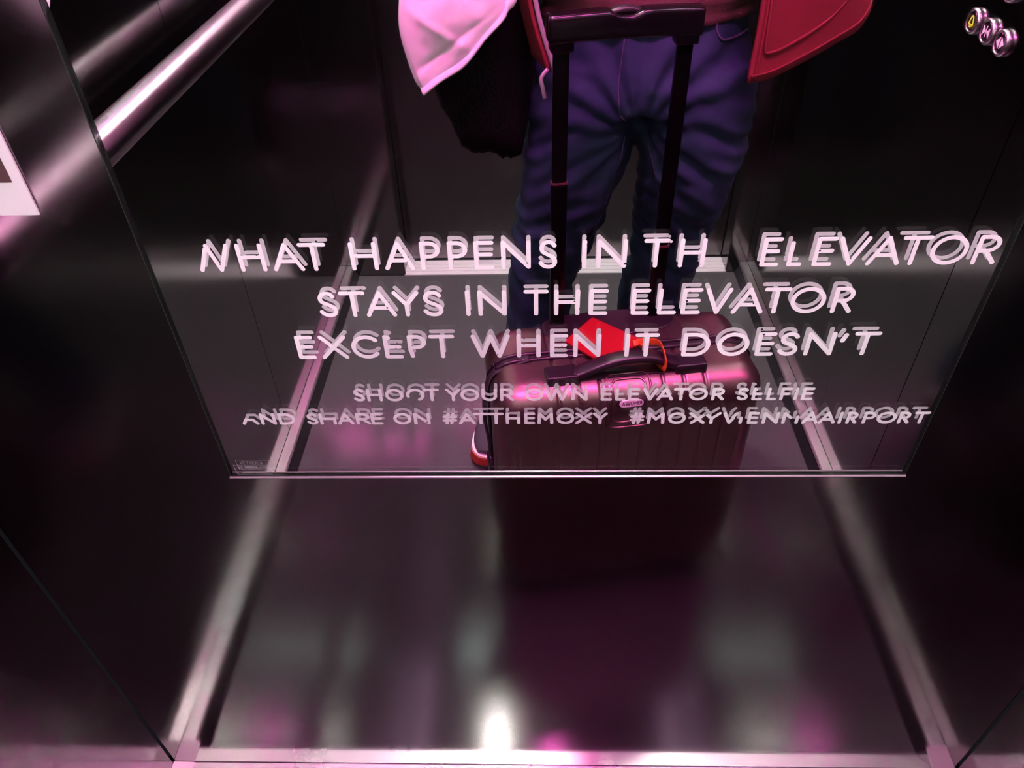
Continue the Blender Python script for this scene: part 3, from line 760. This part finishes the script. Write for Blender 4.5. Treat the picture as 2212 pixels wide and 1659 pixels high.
# red luggage tag slung on the carry handle
def slab4(pts, th, bev, name, m, par=None):
    bm = bmesh.new()
    lo = [bm.verts.new(Vector(p)) for p in pts]; hi = [bm.verts.new(Vector(p) + Vector((0, 0, th))) for p in pts]
    n = len(pts)
    bm.faces.new(list(reversed(lo))); bm.faces.new(hi)
    for i in range(n): bm.faces.new((lo[i], lo[(i + 1) % n], hi[(i + 1) % n], hi[i]))
    vert = [e for e in bm.edges if abs(e.verts[0].co.z - e.verts[1].co.z) > th * .5 and (e.verts[0].co.xy - e.verts[1].co.xy).length < th * .3]
    bmesh.ops.bevel(bm, geom=vert, offset=bev, segments=4, affect='EDGES', profile=.5)
    return obj(name, bm, m, par)
tg = slab4([(.0145, -.462, .5430), (.0660, -.410, .5450), (.1200, -.4400, .5460), (.1440, -.4560, .5460), (.0640, -.530, .5400)], .0030, .004, 'luggage_tag', M_RED)
tag(tg, 'red leather luggage tag lying on the suitcase beside its carry handle', 'luggage tag')
bm = bmesh.new()
ca, sa = math.cos(math.radians(-8)), math.sin(math.radians(-8))
def cw(x, y, z): return Vector((.105 + x * ca - y * sa, -.457 + x * sa + y * ca, z))
P = smooth_path([(.1240, -.4480, .5500), (.136, -.4450, .556), tuple(cw(.046, .040, .571)), tuple(cw(.050, .054, .5725)), tuple(cw(.051, .072, .566)), tuple(cw(.051, .0765, .554)), tuple(cw(.049, .072, .5455)), tuple(cw(.044, .054, .5425)), tuple(cw(.040, .038, .5450)), (.133, -.4440, .5515)], 7)
tube(bm, P, [(.0055, .0010)] * len(P), 10, (.99, -.13, .15), rect=.6)
obj('strap', bm, M_ORANGE, tg, smooth=True)['label'] = 'orange strap looped round the carry handle'

# ------------------------------------------------------------------ person taking the picture
person = empty('person', (.13, -.80, 0))
tag(person, 'person in blue jeans and open red jacket standing behind the suitcase, holding a phone', 'person')
M_SKIN = mat('skin', (.62, .38, .29), .5); M_SKIN.node_tree.nodes['Principled BSDF'].inputs['Subsurface Weight'].default_value = .05
M_HAIR = mat('short_brown_hair', (.05, .03, .02), .55); noise_bump(M_HAIR, 120, .8, .004, (1, 1, .2))
M_JEANS = mat('blue_denim', (.03, .04, .10), .85, 0, .25)
noise_color(M_JEANS, (.007, .020, .043), (.022, .048, .088), 9, (1, 1, 1.4), .3, .72)
noise_bump(M_JEANS, 700, .35, .0008)
M_SEAMT = mat('pale_denim_seam', (.055, .055, .095), .85)
M_KNIT = mat('maroon_knit', (.085, .030, .028), .85); noise_bump(M_KNIT, 300, .6, .002, (1, 1, 3))
M_JACKET = mat('red_fleece', (.165, .006, .013), .8); noise_bump(M_JACKET, 500, .4, .001)
M_LINING = mat('grey_lining', (.20, .20, .21), .75)
M_ZIP = mat('pale_zip', (.34, .32, .34), .4, .3)
M_SHOE = mat('dark_knit_shoe', (.045, .035, .050), .8); noise_bump(M_SHOE, 600, .5, .001)
M_SOLE = mat('pale_midsole', (.78, .70, .72), .5)
M_TOE = mat('orange_red_toe', (.36, .030, .016), .55)
M_OUT = mat('black_outsole', (.012, .012, .013), .6)

def tb(bm, pts, rad, k=4, n=20, ref=(0, 1, 0)):
    tube(bm, smooth_path(pts, k), interp(rad, k), n, ref)

# --- jeans: hips and both legs in one skin; feet apart, left foot turned out
LEG_L = [(.062, -.735, .885), (.048, -.72, .82), (.036, -.715, .743), (.020, -.725, .669), (.006, -.745, .592), (-.011, -.775, .512), (-.020, -.795, .445), (-.026, -.822, .326), (-.045, -.845, .22), (-.070, -.858, .13), (-.078, -.860, .085)]
RAD_L = [(.095, .105), (.091, .102), (.086, .098), (.080, .092), (.074, .084), (.068, .078), (.066, .076), (.067, .078), (.066, .077), (.068, .080), (.070, .084)]
LEG_R = [(.226, -.735, .885), (.228, -.72, .82), (.229, -.715, .765), (.228, -.725, .702), (.225, -.745, .644), (.222, -.765, .580), (.221, -.785, .510), (.217, -.805, .440), (.218, -.832, .326), (.232, -.848, .22), (.246, -.860, .13), (.250, -.862, .085)]
RAD_R = [(.098, .108), (.094, .105), (.089, .100), (.081, .094), (.075, .086), (.070, .080), (.070, .078), (.071, .077), (.074, .080), (.070, .080), (.070, .082), (.071, .085)]
bm = bmesh.new()
tb(bm, [(.145, -.755, 1.045), (.144, -.752, 1.00), (.144, -.748, .945), (.145, -.742, .89), (.145, -.738, .85), (.144, -.735, .825)], [(.150, .108), (.152, .110), (.158, .116), (.168, .122), (.172, .122), (.165, .115)])
tb(bm, LEG_L, RAD_L); tb(bm, LEG_R, RAD_R)
def jeans_fold(p, n):
    x, y, z = p
    d = 0.0
    front = 1 if n.y > -.2 else .4
    # whiskers fanning from the crotch
    dx, dz = x - .128, z - .822
    r = math.hypot(dx, dz); ang = math.atan2(dz, abs(dx))
    w = sstep(.01, .06, r) * (1 - sstep(.13, .24, r))
    d += .0045 * w * math.sin(ang * 15 + noise.noise(Vector((x * 9, 0, z * 9))) * 3.0) * front
    # pulls round the thighs, breaking up towards the sides
    w = (1 - sstep(.80, .92, z)) * sstep(.46, .60, z)
    ph = z * 185 + abs(x - .128) * 95 + 5.0 * noise.noise(Vector((x * 8, y * 8, z * 6)))
    d += .0030 * w * math.sin(ph) * (.35 + .65 * sstep(-.2, .25, noise.noise(Vector((x * 13, y * 13, z * 10)))))
    # long diagonal drags above the knees and stacked folds below
    w = (1 - sstep(.60, .72, z)) * sstep(.40, .50, z)
    d += .0036 * w * math.sin((z + .55 * x) * 95 + 3 * noise.noise(Vector((x * 10, y * 10, z * 7))))
    w = 1 - sstep(.50, .64, z)
    d += .0055 * w * noise.noise(Vector((x * 10, y * 10, z * 24)))
    w = 1 - sstep(.16, .30, z)
    d += .0060 * w * math.sin(z * 120 + x * 24 + 2 * noise.noise(Vector((x * 12, y * 12, z * 8))))
    d += .0030 * noise.noise(Vector((x * 26, y * 26, z * 30)))
    # the crotch is drawn in
    d -= .010 * math.exp(-((x - .128) / .022) ** 2 - ((z - .812) / .028) ** 2)
    return p + n * d
jeans = adopt(fuse('jeans', bm, .0055, M_JEANS, None, 6, jeans_fold), person)
from mathutils.bvhtree import BVHTree
def bvh_of(o):
    me = o.data
    return BVHTree.FromPolygons([v.co.copy() for v in me.vertices], [tuple(p.vertices) for p in me.polygons])
jb = bvh_of(jeans)
def on_jeans(x, z, lift=.0012):
    h = jb.ray_cast(Vector((x, -.3, z)), Vector((0, -1, 0)))
    return (h[0] + Vector((0, lift, 0))) if h[0] else None
def seam(pts, r, name, m, par, k=8):
    bm = bmesh.new(); P = []
    for p in smooth_path([(x, 0, z) for x, z in pts], k):
        q = on_jeans(p.x, p.z)
        if q: P.append(q)
    tube(bm, P, [r] * len(P), 6, (0, 1, 0)); return obj(name, bm, m, par, smooth=True)
def sub(o): return adopt(o, person)
def jpart(pts, r, name, m, k=8):
    o = seam(pts, r, name, m, None, k); o.parent = jeans; return o
jpart([(.1010, .985), (.0955, .93), (.0930, .885), (.098, .850)], .0011, 'fly_seam', M_SEAMT)
jpart([(.098, .850), (.110, .838), (.124, .826)], .0012, 'fly_seam', M_SEAMT)
jpart([(.232, 1.0), (.230, .968), (.238, .950), (.256, .944), (.290, .946)], .0017, 'pocket_seam', M_SEAMT)
jpart([(.052, 1.0), (.050, .972), (.040, .955), (.015, .950)], .0016, 'pocket_seam', M_SEAMT)
jpart([(.112, .80), (.098, .74), (.080, .66), (.062, .58), (.045, .50)], .0010, 'inseam', M_SEAMT)
jpart([(.150, .79), (.170, .72), (.180, .66), (.182, .60)], .0010, 'inseam', M_SEAMT)
# --- shoes
def shoe(name, heel, toe, wid):
    root = bmesh.new()
    H, T = Vector(heel), Vector(toe); d = (T - H); ln = d.length; d.normalize(); s = Vector((d.y, -d.x, 0))
    st = [(0, .60), (.04, .80), (.15, .92), (.35, .86), (.55, .92), (.72, 1.0), (.86, .90), (.95, .66), (1.0, .30)]
    prof = smooth_path([(a, b, 0) for a, b in st], 4)
    def lay(bm, z0, z1, grow, cut=None, flare=0):
        rings = []
        lo = []; hi = []
        for p in prof:
            if cut and p.x < cut: continue
            for arr, z, g in ((lo, z0, grow), (hi, z1, grow - flare)):
                arr.append((H + d * (p.x * ln + (g if p.x > .9 else -g if p.x < .1 else 0)), p.y * wid / 2 + g, z))
        def ring(arr): return [c + s * w + Vector((0, 0, z)) for c, w, z in arr] + [c - s * w + Vector((0, 0, z)) for c, w, z in reversed(arr)]
        ring_loft(bm, [ring(lo), ring(hi)])
    bm = bmesh.new(); lay(bm, .0008, .012, .002); out = obj(name, bm, M_OUT)
    bm = bmesh.new(); lay(bm, .012, .036, .004, None, .004); mid_ = obj('midsole', bm, M_SOLE, out)
    bm = bmesh.new(); lay(bm, .0125, .034, .0055, .90, .003); obj('toe_bumper', bm, M_TOE, out)
    bm = bmesh.new()
    rr = []
    for a, zc, hh, w in ((.03, .058, .026, .62), (.12, .070, .040, .80), (.26, .076, .046, .82), (.42, .070, .042, .82), (.58, .058, .030, .88), (.74, .050, .021, .92), (.88, .044, .015, .76), (.97, .040, .009, .45)):
        rr.append((H + d * (a * ln) + Vector((0, 0, zc)), (w * wid / 2, hh)))
    tube(bm, smooth_path([p for p, _ in rr], 4), interp([r for _, r in rr], 4), 24, (0, 0, 1))
    obj('upper', bm, M_SHOE, out, smooth=True)
    bm = bmesh.new()
    for k in range(5):
        c = H + d * ((.46 + .055 * k) * ln); z = .101 - .0085 * k
        tube(bm, smooth_path([c - s * .022 + Vector((0, 0, z - .010)), c + Vector((0, 0, z)), c + s * .022 + Vector((0, 0, z - .010))], 4), [.0022] * 9, 8)
    obj('laces', bm, M_OUT, out, smooth=True)
    return adopt(out, person)
shoe('shoe', (-.082, -.955, 0), (-.146, -.688, 0), .104)
shoe('shoe', (.246, -.930, 0), (.272, -.655, 0), .098)
# --- knit top
bm = bmesh.new()
tb(bm, [(.144, -.752, .957), (.143, -.754, .985), (.143, -.760, 1.05), (.138, -.772, 1.16), (.132, -.785, 1.28), (.130, -.795, 1.38), (.130, -.800, 1.43)], [(.164, .126), (.165, .125), (.166, .124), (.168, .124), (.178, .122), (.176, .105), (.10, .075)])
tb(bm, [(.130, -.800, 1.40), (.130, -.795, 1.455)], [(.075, .070), (.066, .066)])
def knit_fold(p, n):
    return p + n * (.004 * math.sin(p.z * 190 + 40 * p.x * (p.z - 1.0) + 2 * noise.noise(p * 9)) * (1 - sstep(1.0, 1.12, p.z)) + .004 * noise.noise(p * 14))
adopt(fuse('knit_top', bm, .009, M_KNIT, None, 4, knit_fold), person)
# --- body: head, neck, forearms and hands are one continuous skin running on inside the clothes
SH_L, EL_L, WR_L = Vector((-.055, -.80, 1.385)), Vector((-.125, -.800, 1.120)), Vector((-.082, -.615, 1.225))
SH_R, EL_R, WR_R = Vector((.315, -.80, 1.385)), Vector((.345, -.715, 1.135)), Vector((.150, -.585, 1.235))
bm = bmesh.new()
tb(bm, [(.13, -.795, 1.30), (.13, -.80, 1.40), (.13, -.795, 1.47), (.129, -.783, 1.53)], [(.12, .08), (.075, .068), (.056, .058), (.058, .062)])
tb(bm, [(.129, -.772, 1.520), (.128, -.762, 1.555), (.127, -.765, 1.61), (.127, -.775, 1.665), (.127, -.785, 1.715), (.127, -.79, 1.738)], [(.036, .040), (.058, .078), (.071, .094), (.076, .098), (.062, .080), (.020, .026)])
tb(bm, [(.127, -.672, 1.645), (.127, -.660, 1.615), (.127, -.652, 1.595)], [.008, .011, .014])       # nose
tb(bm, [(.106, -.694, 1.560), (.127, -.687, 1.559), (.148, -.694, 1.560)], [.006, .0080, .006])    # lips
for s in (-1, 1):
    sphere(bm, (.127 + s * .078, -.775, 1.622), (.010, .020, .032))                                # ears
    tb(bm, [(.127 + s * .012, -.679, 1.652), (.127 + s * .034, -.684, 1.655), (.127 + s * .052, -.698, 1.650)], [.006, .008, .005])  # brow
for a, b, c in ((SH_L, EL_L, WR_L), (SH_R, EL_R, WR_R)):
    tb(bm, [Vector((.13, -.80, 1.37)), a, (a + b) / 2, b, (b + c) / 2, c], [(.06, .06), (.052, .052), (.045, .045), (.040, .040), (.036, .036), (.027, .024)])
PHC = CAM - FW * .012 + RT * .052 + DN * .024           # middle of the phone; its lens corner is the viewpoint
def at(u, v, w): return PHC + RT * u + DN * v - FW * w  # along the phone, across it, towards the person
def hand(wr, s):
    """s=-1 the hand at the lens end, +1 the other: palm behind the edge, four fingers under, thumb over the screen"""
    pc = at(s * .098, .030, .026)
    tb(bm, [wr, (wr + pc) / 2, pc, at(s * .092, .006, .020)], [(.026, .022), (.030, .018), (.034, .016), (.030, .013)])
    for k, (v, ln) in enumerate(((-.018, .92), (.002, 1.0), (.021, .95), (.039, .78))):
        base = at(s * .090, v, .014)
        tip = at(s * (.090 - .052 * ln), v + .002 * k - .003, -.017) if s > 0 else at(s * (.088 - .018 * ln), v + .012, -.013)
        mid1 = at(s * .093, v, -.006); mid2 = at(s * (.080), v, -.0165)
        tb(bm, [pc, base, mid1, mid2, tip] if s > 0 else [pc, base, mid1, tip], [.012, .0092, .0086, .0082, .0068] if s > 0 else [.012, .0092, .0086, .0066], 3, 12)
    tb(bm, [at(s * .096, .040, .028), at(s * .078, .030, .024), at(s * .052, .014, .0165), at(s * .040, .006, .0145)], [.014, .0115, .0095, .0080], 3, 12)
hand(WR_L, -1); hand(WR_R, 1)
def nod(p, n=None):
    '''the head bows towards the phone'''
    a = math.radians(24) * sstep(1.465, 1.560, p.z)
    y, z = p.y + .79, p.z - 1.51
    return Vector((p.x, -.79 + y * math.cos(a) + z * math.sin(a), 1.51 - y * math.sin(a) + z * math.cos(a)))
body = adopt(fuse('body', bm, .0042, M_SKIN, None, 3, nod), person)
def bm_nod(bm):
    for v in bm.verts: v.co = nod(v.co)
M_EYE = mat('eye_white', (.8, .8, .8), .2)
M_IRIS = mat('brown_iris', (.03, .015, .01), .15)
for s in (-1, 1):
    bm = bmesh.new(); sphere(bm, (.127 + s * .033, -.690, 1.632), (.012, .009, .0055)); bm_nod(bm); e_ = obj('eye', bm, M_EYE, body, smooth=True)
    bm = bmesh.new(); sphere(bm, (.127 + s * .032, -.6795, 1.630), (.0055, .0025, .0050)); bm_nod(bm); obj('iris', bm, M_IRIS, e_, smooth=True)
bm = bmesh.new()
tb(bm, [(.127, -.688, 1.712), (.127, -.712, 1.710), (.127, -.745, 1.702), (.127, -.79, 1.695), (.127, -.84, 1.68), (.127, -.876, 1.66)], [(.040, .016), (.064, .034), (.078, .052), (.086, .066), (.084, .068), (.050, .045)], 5, 24, (0, 0, 1))
tb(bm, [(.127, -.835, 1.68), (.127, -.850, 1.62), (.127, -.845, 1.56), (.127, -.838, 1.53)], [(.078, .048), (.077, .042), (.064, .032), (.045, .020)], 5, 24, (0, 1, 0))
for s in (-1, 1): tb(bm, [(.127 + s * .068, -.725, 1.690), (.127 + s * .076, -.765, 1.680), (.127 + s * .078, -.800, 1.655), (.127 + s * .074, -.820, 1.60)], [.014, .016, .018, .016])
adopt(fuse('hair', bm, .006, M_HAIR, None, 3, lambda p, n: nod(p + n * .004 * noise.noise(p * 60))), person)
# --- jacket: back and two open fronts as one shell, with both sleeves
hem = [(.272, -.592, .905), (.306, -.605, .9075), (.3616, -.63, .924), (.4053, -.655, .938), (.4437, -.68, .9505), (.463, -.715, .975), (.440, -.80, .965), (.34, -.90, .945), (.13, -.935, .940), (-.03, -.905, .945), (-.075, -.85, .955), (-.072, -.775, .950), (-.058, -.715, .942), (-.032, -.645, .934), (-.009, -.592, .926)]
midr = [(.272, -.610, 1.06), (.300, -.620, 1.06), (.345, -.640, 1.07), (.385, -.665, 1.08), (.410, -.690, 1.09), (.418, -.72, 1.10), (.400, -.80, 1.10), (.315, -.90, 1.09), (.13, -.930, 1.09), (-.025, -.905, 1.09), (-.072, -.85, 1.10), (-.074, -.775, 1.09), (-.066, -.710, 1.08), (-.052, -.650, 1.07), (-.040, -.612, 1.06)]
topr = [(.225, -.655, 1.25), (.245, -.660, 1.25), (.280, -.672, 1.25), (.310, -.690, 1.26), (.330, -.715, 1.27), (.338, -.745, 1.28), (.335, -.80, 1.28), (.285, -.895, 1.28), (.13, -.925, 1.28), (-.025, -.895, 1.28), (-.080, -.82, 1.28), (-.082, -.750, 1.27), (-.055, -.695, 1.26), (-.020, -.672, 1.25), (.010, -.660, 1.25)]
shr = [(.195, -.710, 1.42), (.210, -.715, 1.42), (.235, -.73, 1.425), (.27, -.75, 1.425), (.295, -.77, 1.42), (.300, -.79, 1.42), (.290, -.83, 1.42), (.235, -.88, 1.42), (.13, -.90, 1.43), (.03, -.88, 1.42), (-.03, -.83, 1.42), (-.040, -.79, 1.42), (-.02, -.75, 1.425), (.02, -.73, 1.425), (.055, -.715, 1.42)]
nkr = [(.175, -.745, 1.475), (.182, -.75, 1.475), (.190, -.76, 1.475), (.198, -.775, 1.475), (.203, -.79, 1.475), (.204, -.80, 1.475), (.20, -.83, 1.475), (.175, -.855, 1.475), (.13, -.862, 1.475), (.085, -.855, 1.475), (.06, -.83, 1.475), (.055, -.80, 1.475), (.06, -.775, 1.475), (.07, -.755, 1.475), (.08, -.745, 1.475)]
rows = [smooth_path(r, 5) for r in (hem, midr, topr, shr, nkr)]
cols = [smooth_path([r[i] for r in rows], 8) for i in range(len(rows[0]))]
bm = bmesh.new()
NV = len(cols[0])
def jn(p):
    return .006 * noise.noise(Vector((p.x * 9, p.y * 9, p.z * 5)))
g = []
for ci, c in enumerate(cols):
    line = []
    for k, p in enumerate(c):
        out_ = Vector((p.x - .13, p.y + .78, 0)).normalized()
        line.append(bm.verts.new(p + out_ * (jn(p) * sstep(0, 4, k) * sstep(0, 4, min(ci, len(cols) - 1 - ci)))))
    g.append(line)
for i in range(len(g) - 1):
    for k in range(NV - 1): bm.faces.new((g[i][k], g[i + 1][k], g[i + 1][k + 1], g[i][k + 1]))
me = bpy.data.meshes.new('jacket'); bm.to_mesh(me); bm.free()
tmp = bpy.data.objects.new('tmp', me); C.objects.link(tmp)
me.materials.append(M_JACKET); me.materials.append(M_LINING)
so = tmp.modifiers.new('s', 'SOLIDIFY'); so.thickness = .0055; so.offset = 0; so.material_offset = 0
dg = bpy.context.evaluated_depsgraph_get(); dg.update()
jm = bpy.data.meshes.new_from_object(tmp.evaluated_get(dg)); bpy.data.objects.remove(tmp)
bm = bmesh.new(); bm.from_mesh(jm)
for f in bm.faces:
    c = f.calc_center_median()
    if f.normal.dot(Vector((.13 - c.x, -.78 - c.y, 0)).normalized()) > .3: f.material_index = 1
for a, b, c in ((SH_L, EL_L, WR_L), (SH_R, EL_R, WR_R)):
    s_ = -1 if a.x < 0 else 1
    P = smooth_path([a + Vector((-s_ * .05, 0, .005)), a + Vector((s_ * .02, 0, -.02)), (a + b) / 2 + Vector((s_ * .012, 0, 0)), b + Vector((s_ * .006, -.006, -.008)), (b + c) / 2, c + (b - c) * .10], 5)
    tube(bm, P, [(r_ * (1 + .05 * math.sin(i * 1.9)),) * 2 for i, (r_, _) in enumerate(interp([.066, .068, .060, .056, .050, .040], 5))], 24, (0, 1, 0))
bm.to_mesh(jm); bm.free()
for p in jm.polygons: p.use_smooth = True
jacket = bpy.data.objects.new('jacket', jm); C.objects.link(jacket); adopt(jacket, person)
jm.name = 'jacket'
# stitched lines on the red front: front placket, hem band and pocket welt
def jk(ci, k):
    """point on the outside of the jacket grid: ci along the hem, k up"""
    i = int(min(max(ci, 0), len(cols) - 1.001)); j = int(min(max(k, 0), NV - 1.001)); fu, fv = ci - i, k - j
    a = cols[i][j].lerp(cols[i + 1][j], fu); b = cols[i][j + 1].lerp(cols[i + 1][j + 1], fu); p = a.lerp(b, fv)
    return p + Vector((p.x - .13, p.y + .78 + .12, 0)).normalized() * .0042
def jseam(pts, r, name, m):
    bm = bmesh.new(); P = [jk(a, b) for a, b in [(q.x, q.y) for q in smooth_path([(x, y, 0) for x, y in pts], 6)]]
    tube(bm, P, [(r, r * .7)] * len(P), 8, (0, 1, 0)); o = obj(name, bm, m, None, smooth=True); o.parent = jacket; return o
jseam([(1.6, 0.4), (1.6, 4), (1.6, 8)], .0016, 'placket_seam', M_JACKET)
jseam([(0.3, .85), (6, .95), (14, 1.0), (24, 1.1)], .0018, 'hem_seam', M_JACKET)
jseam([(2.4, 7.5), (2.6, 3.2), (4.0, 2.6), (9, 2.75), (14, 3.3), (18, 4.6), (19.5, 7)], .0022, 'pocket_seam', M_JACKET)
zp = []
bm = bmesh.new()
P = [c + Vector((.0075, .003, 0)) for c in cols[-1][:9]]
tube(bm, P, [(.0035, .0015)] * len(P), 8, (0, 1, 0)); o = obj('zip_tape', bm, M_ZIP, None, smooth=True); o.parent = jacket
bm = bmesh.new()
P = smooth_path([(-.012, -.586, .932), (-.0215, -.580, .922), (-.0195, -.578, .908), (-.0165, -.578, .894)], 5)
tube(bm, P, [(.0030, .0018)] * len(P), 10, (0, 1, 0)); o = obj('zip_pull', bm, M_ZIP, None, smooth=True); o.parent = jacket

# ------------------------------------------------------------------ phone
PM = Matrix.Identity(4)
for i in range(3): PM[i][0] = RT[i]; PM[i][1] = -DN[i]; PM[i][2] = -FW[i]; PM[i][3] = PHC[i]
def rslab(bm, hw_, hh, z0, z1, r, cx=0, cy=0):
    rings = []
    for z, ins in ((z0, .0008), (z0 + .001, 0), (z1 - .001, 0), (z1, .0008)):
        rr_ = r - ins; pts = []
        for sx, sy, a0 in ((1, 1, 0), (-1, 1, 90), (-1, -1, 180), (1, -1, 270)):
            for k in range(7):
                a = math.radians(a0 + 15 * k); pts.append(Vector((cx + sx * (hw_ - r) + rr_ * math.cos(a), cy + sy * (hh - r) + rr_ * math.sin(a), z)))
        rings.append(pts)
    ring_loft(bm, rings)
bm = bmesh.new(); rslab(bm, .072, .0355, -.0039, .0039, .010)
phone = obj('smartphone', bm, mat('phone_dark_glass', (.02, .02, .022), .15)); phone.matrix_world = PM
tag(phone, 'dark smartphone held level in both hands by the person in red', 'phone')
bm = bmesh.new(); rslab(bm, .0695, .033, .0040, .0043, .008); obj('screen', bm, mat('phone_screen', (.004, .004, .005), .08), phone)
bm = bmesh.new(); rslab(bm, .012, .012, -.0060, -.0039, .004, -.052, .022); obj('camera_bump', bm, mat('phone_camera_bump', (.03, .03, .032), .2), phone)

# ------------------------------------------------------------------ white cloth and black bag hanging from the left arm
def cloth_rows():
    L_ = [(-.138, -.735, 1.238), (-.150, -.690, 1.215), (-.172, -.668, 1.170), (-.190, -.655, 1.125), (-.208, -.640, 1.07), (-.2178, -.625, 1.0155), (-.2215, -.622, .9795), (-.2160, -.622, .9417), (-.2060, -.622, .9054), (-.1960, -.622, .8935)]
    R_ = [(-.098, -.722, 1.245), (-.092, -.672, 1.222), (-.084, -.655, 1.175), (-.075, -.650, 1.125), (-.055, -.632, 1.06), (-.059, -.622, 1.012), (-.0926, -.618, .9739), (-.1279, -.616, .9368), (-.1634, -.618, .9146), (-.1935, -.622, .8920)]
    return smooth_path(L_, 8), smooth_path(R_, 8)
VC = Vector((-.0324, .5069, 1.2874))
LR = tuple([VC + (q - VC) * .965 for q in P_] for P_ in cloth_rows()); nu = 40
bm = bmesh.new(); fr = []; bk = []
for k in range(len(LR[0])):
    a, b = LR[0][k], LR[1][k]; w_ = (b - a).length; f_, g_ = [], []
    for i in range(nu + 1):
        u = i / nu; p = a.lerp(b, u)
        th = .17 * w_ * math.sin(math.pi * u) ** .55
        z = p.z
        # a few sharp creases gathering towards the corner
        q1 = (p.x + .186) * .80 + (p.z - .90) * .25; q2 = (p.x + .205) * .55 - (p.z - .93) * .80; q3 = (p.x + .15) * .5 + (p.z - .985) * .8
        fold = .0060 * math.exp(-abs(q1) / .005) - .0050 * math.exp(-abs(q2) / .004) + .0055 * math.exp(-abs(q3) / .007)
        fold += .0075 * noise.noise(Vector((p.x * 20, 7, z * 15))) + .0025 * noise.noise(Vector((p.x * 55, 9, z * 45)))
        sh = math.sin(math.pi * u)
        f_.append(bm.verts.new(p + Vector((0, th + fold * sh, 0)))); g_.append(f_[-1] if i in (0, nu) else bm.verts.new(p - Vector((0, th * .6 + .002, 0))))
    fr.append(f_); bk.append(g_)
for G_ in (fr, bk):
    for k in range(len(G_) - 1):
        for i in range(nu): 
            q = [G_[k][i], G_[k][i + 1], G_[k + 1][i + 1], G_[k + 1][i]]
            bm.faces.new(q)
for a, b in ((0, 0), (-1, -1)):
    for i in range(nu):
        q = []
        for v in (fr[a][i], fr[a][i + 1], bk[a][i + 1], bk[a][i]):
            if v not in q: q.append(v)
        if len(q) > 2:
            try: bm.faces.new(q)
            except ValueError: pass
M_CLOTH = mat('white_cotton', (.82, .78, .80), .85); noise_bump(M_CLOTH, 800, .25, .0006)
cl = obj('white_cloth', bm, M_CLOTH, smooth=True)
tag(cl, 'white cloth hanging from the arm to a pointed corner, beside the black bag', 'cloth')
bm = bmesh.new()
P = [p + Vector((-.003, .006, .002)) for p in LR[1][32:]]
tube(bm, P, [(.0030, .0070)] * len(P), 14, (.6, -.2, .75), rect=.8); obj('hem', bm, M_CLOTH, cl, smooth=True)

bm = bmesh.new()
ol = [(-.190, 1.10), (-.2000, 1.02), (-.1980, .94), (-.1845, .870), (-.1680, .834), (-.1455, .783), (-.1250, .776), (-.1056, .7745), (-.0860, .766), (-.0667, .7640), (-.0500, .780), (-.0400, .845), (-.0300, .920), (-.0300, .99), (-.0350, 1.10)]
ol = smooth_path([(x, 0, z) for x, z in ol] , 6)
cen = Vector((-.115, 0, .93))
def rag(p, k):
    j = .0055 * noise.noise(Vector((p.x * 90, 1, p.z * 90))) + .003 * noise.noise(Vector((p.x * 240, 2, p.z * 240)))
    return p + (p - cen).normalized() * j * (1 if p.z < .9 else .3)
rings = []
for y, sc in ((-.735, .72), (-.728, .86), (-.715, .97), (-.690, 1.0), (-.665, .99), (-.648, .90), (-.640, .72)):
    rings.append([cen + (rag(p, i) - cen) * sc + Vector((0, y, 0)) for i, p in enumerate(ol)])
ring_loft(bm, rings)
M_BAG = mat('black_shaggy_fabric', (.0035, .0032, .0036), .95); M_BAG.node_tree.nodes['Principled BSDF'].inputs['Specular IOR Level'].default_value = .1
noise_bump(M_BAG, 260, .8, .003)
bag = obj('shoulder_bag', bm, M_BAG, smooth=True)
tag(bag, 'black soft bag with a ragged lower edge hanging at the hip', 'bag')
bm = bmesh.new()
P = smooth_path([(-.085, -.690, 1.09), (-.052, -.655, 1.16), (-.050, -.648, 1.25), (-.050, -.680, 1.36), (-.030, -.745, 1.455), (-.030, -.81, 1.468), (-.06, -.885, 1.40), (-.095, -.925, 1.26), (-.112, -.86, 1.14), (-.112, -.735, 1.085)], 6)
tube(bm, P, [(.014, .0025)] * len(P), 10, (1, 0, .2), rect=.6); obj('strap', bm, M_STRAP, bag, smooth=True)
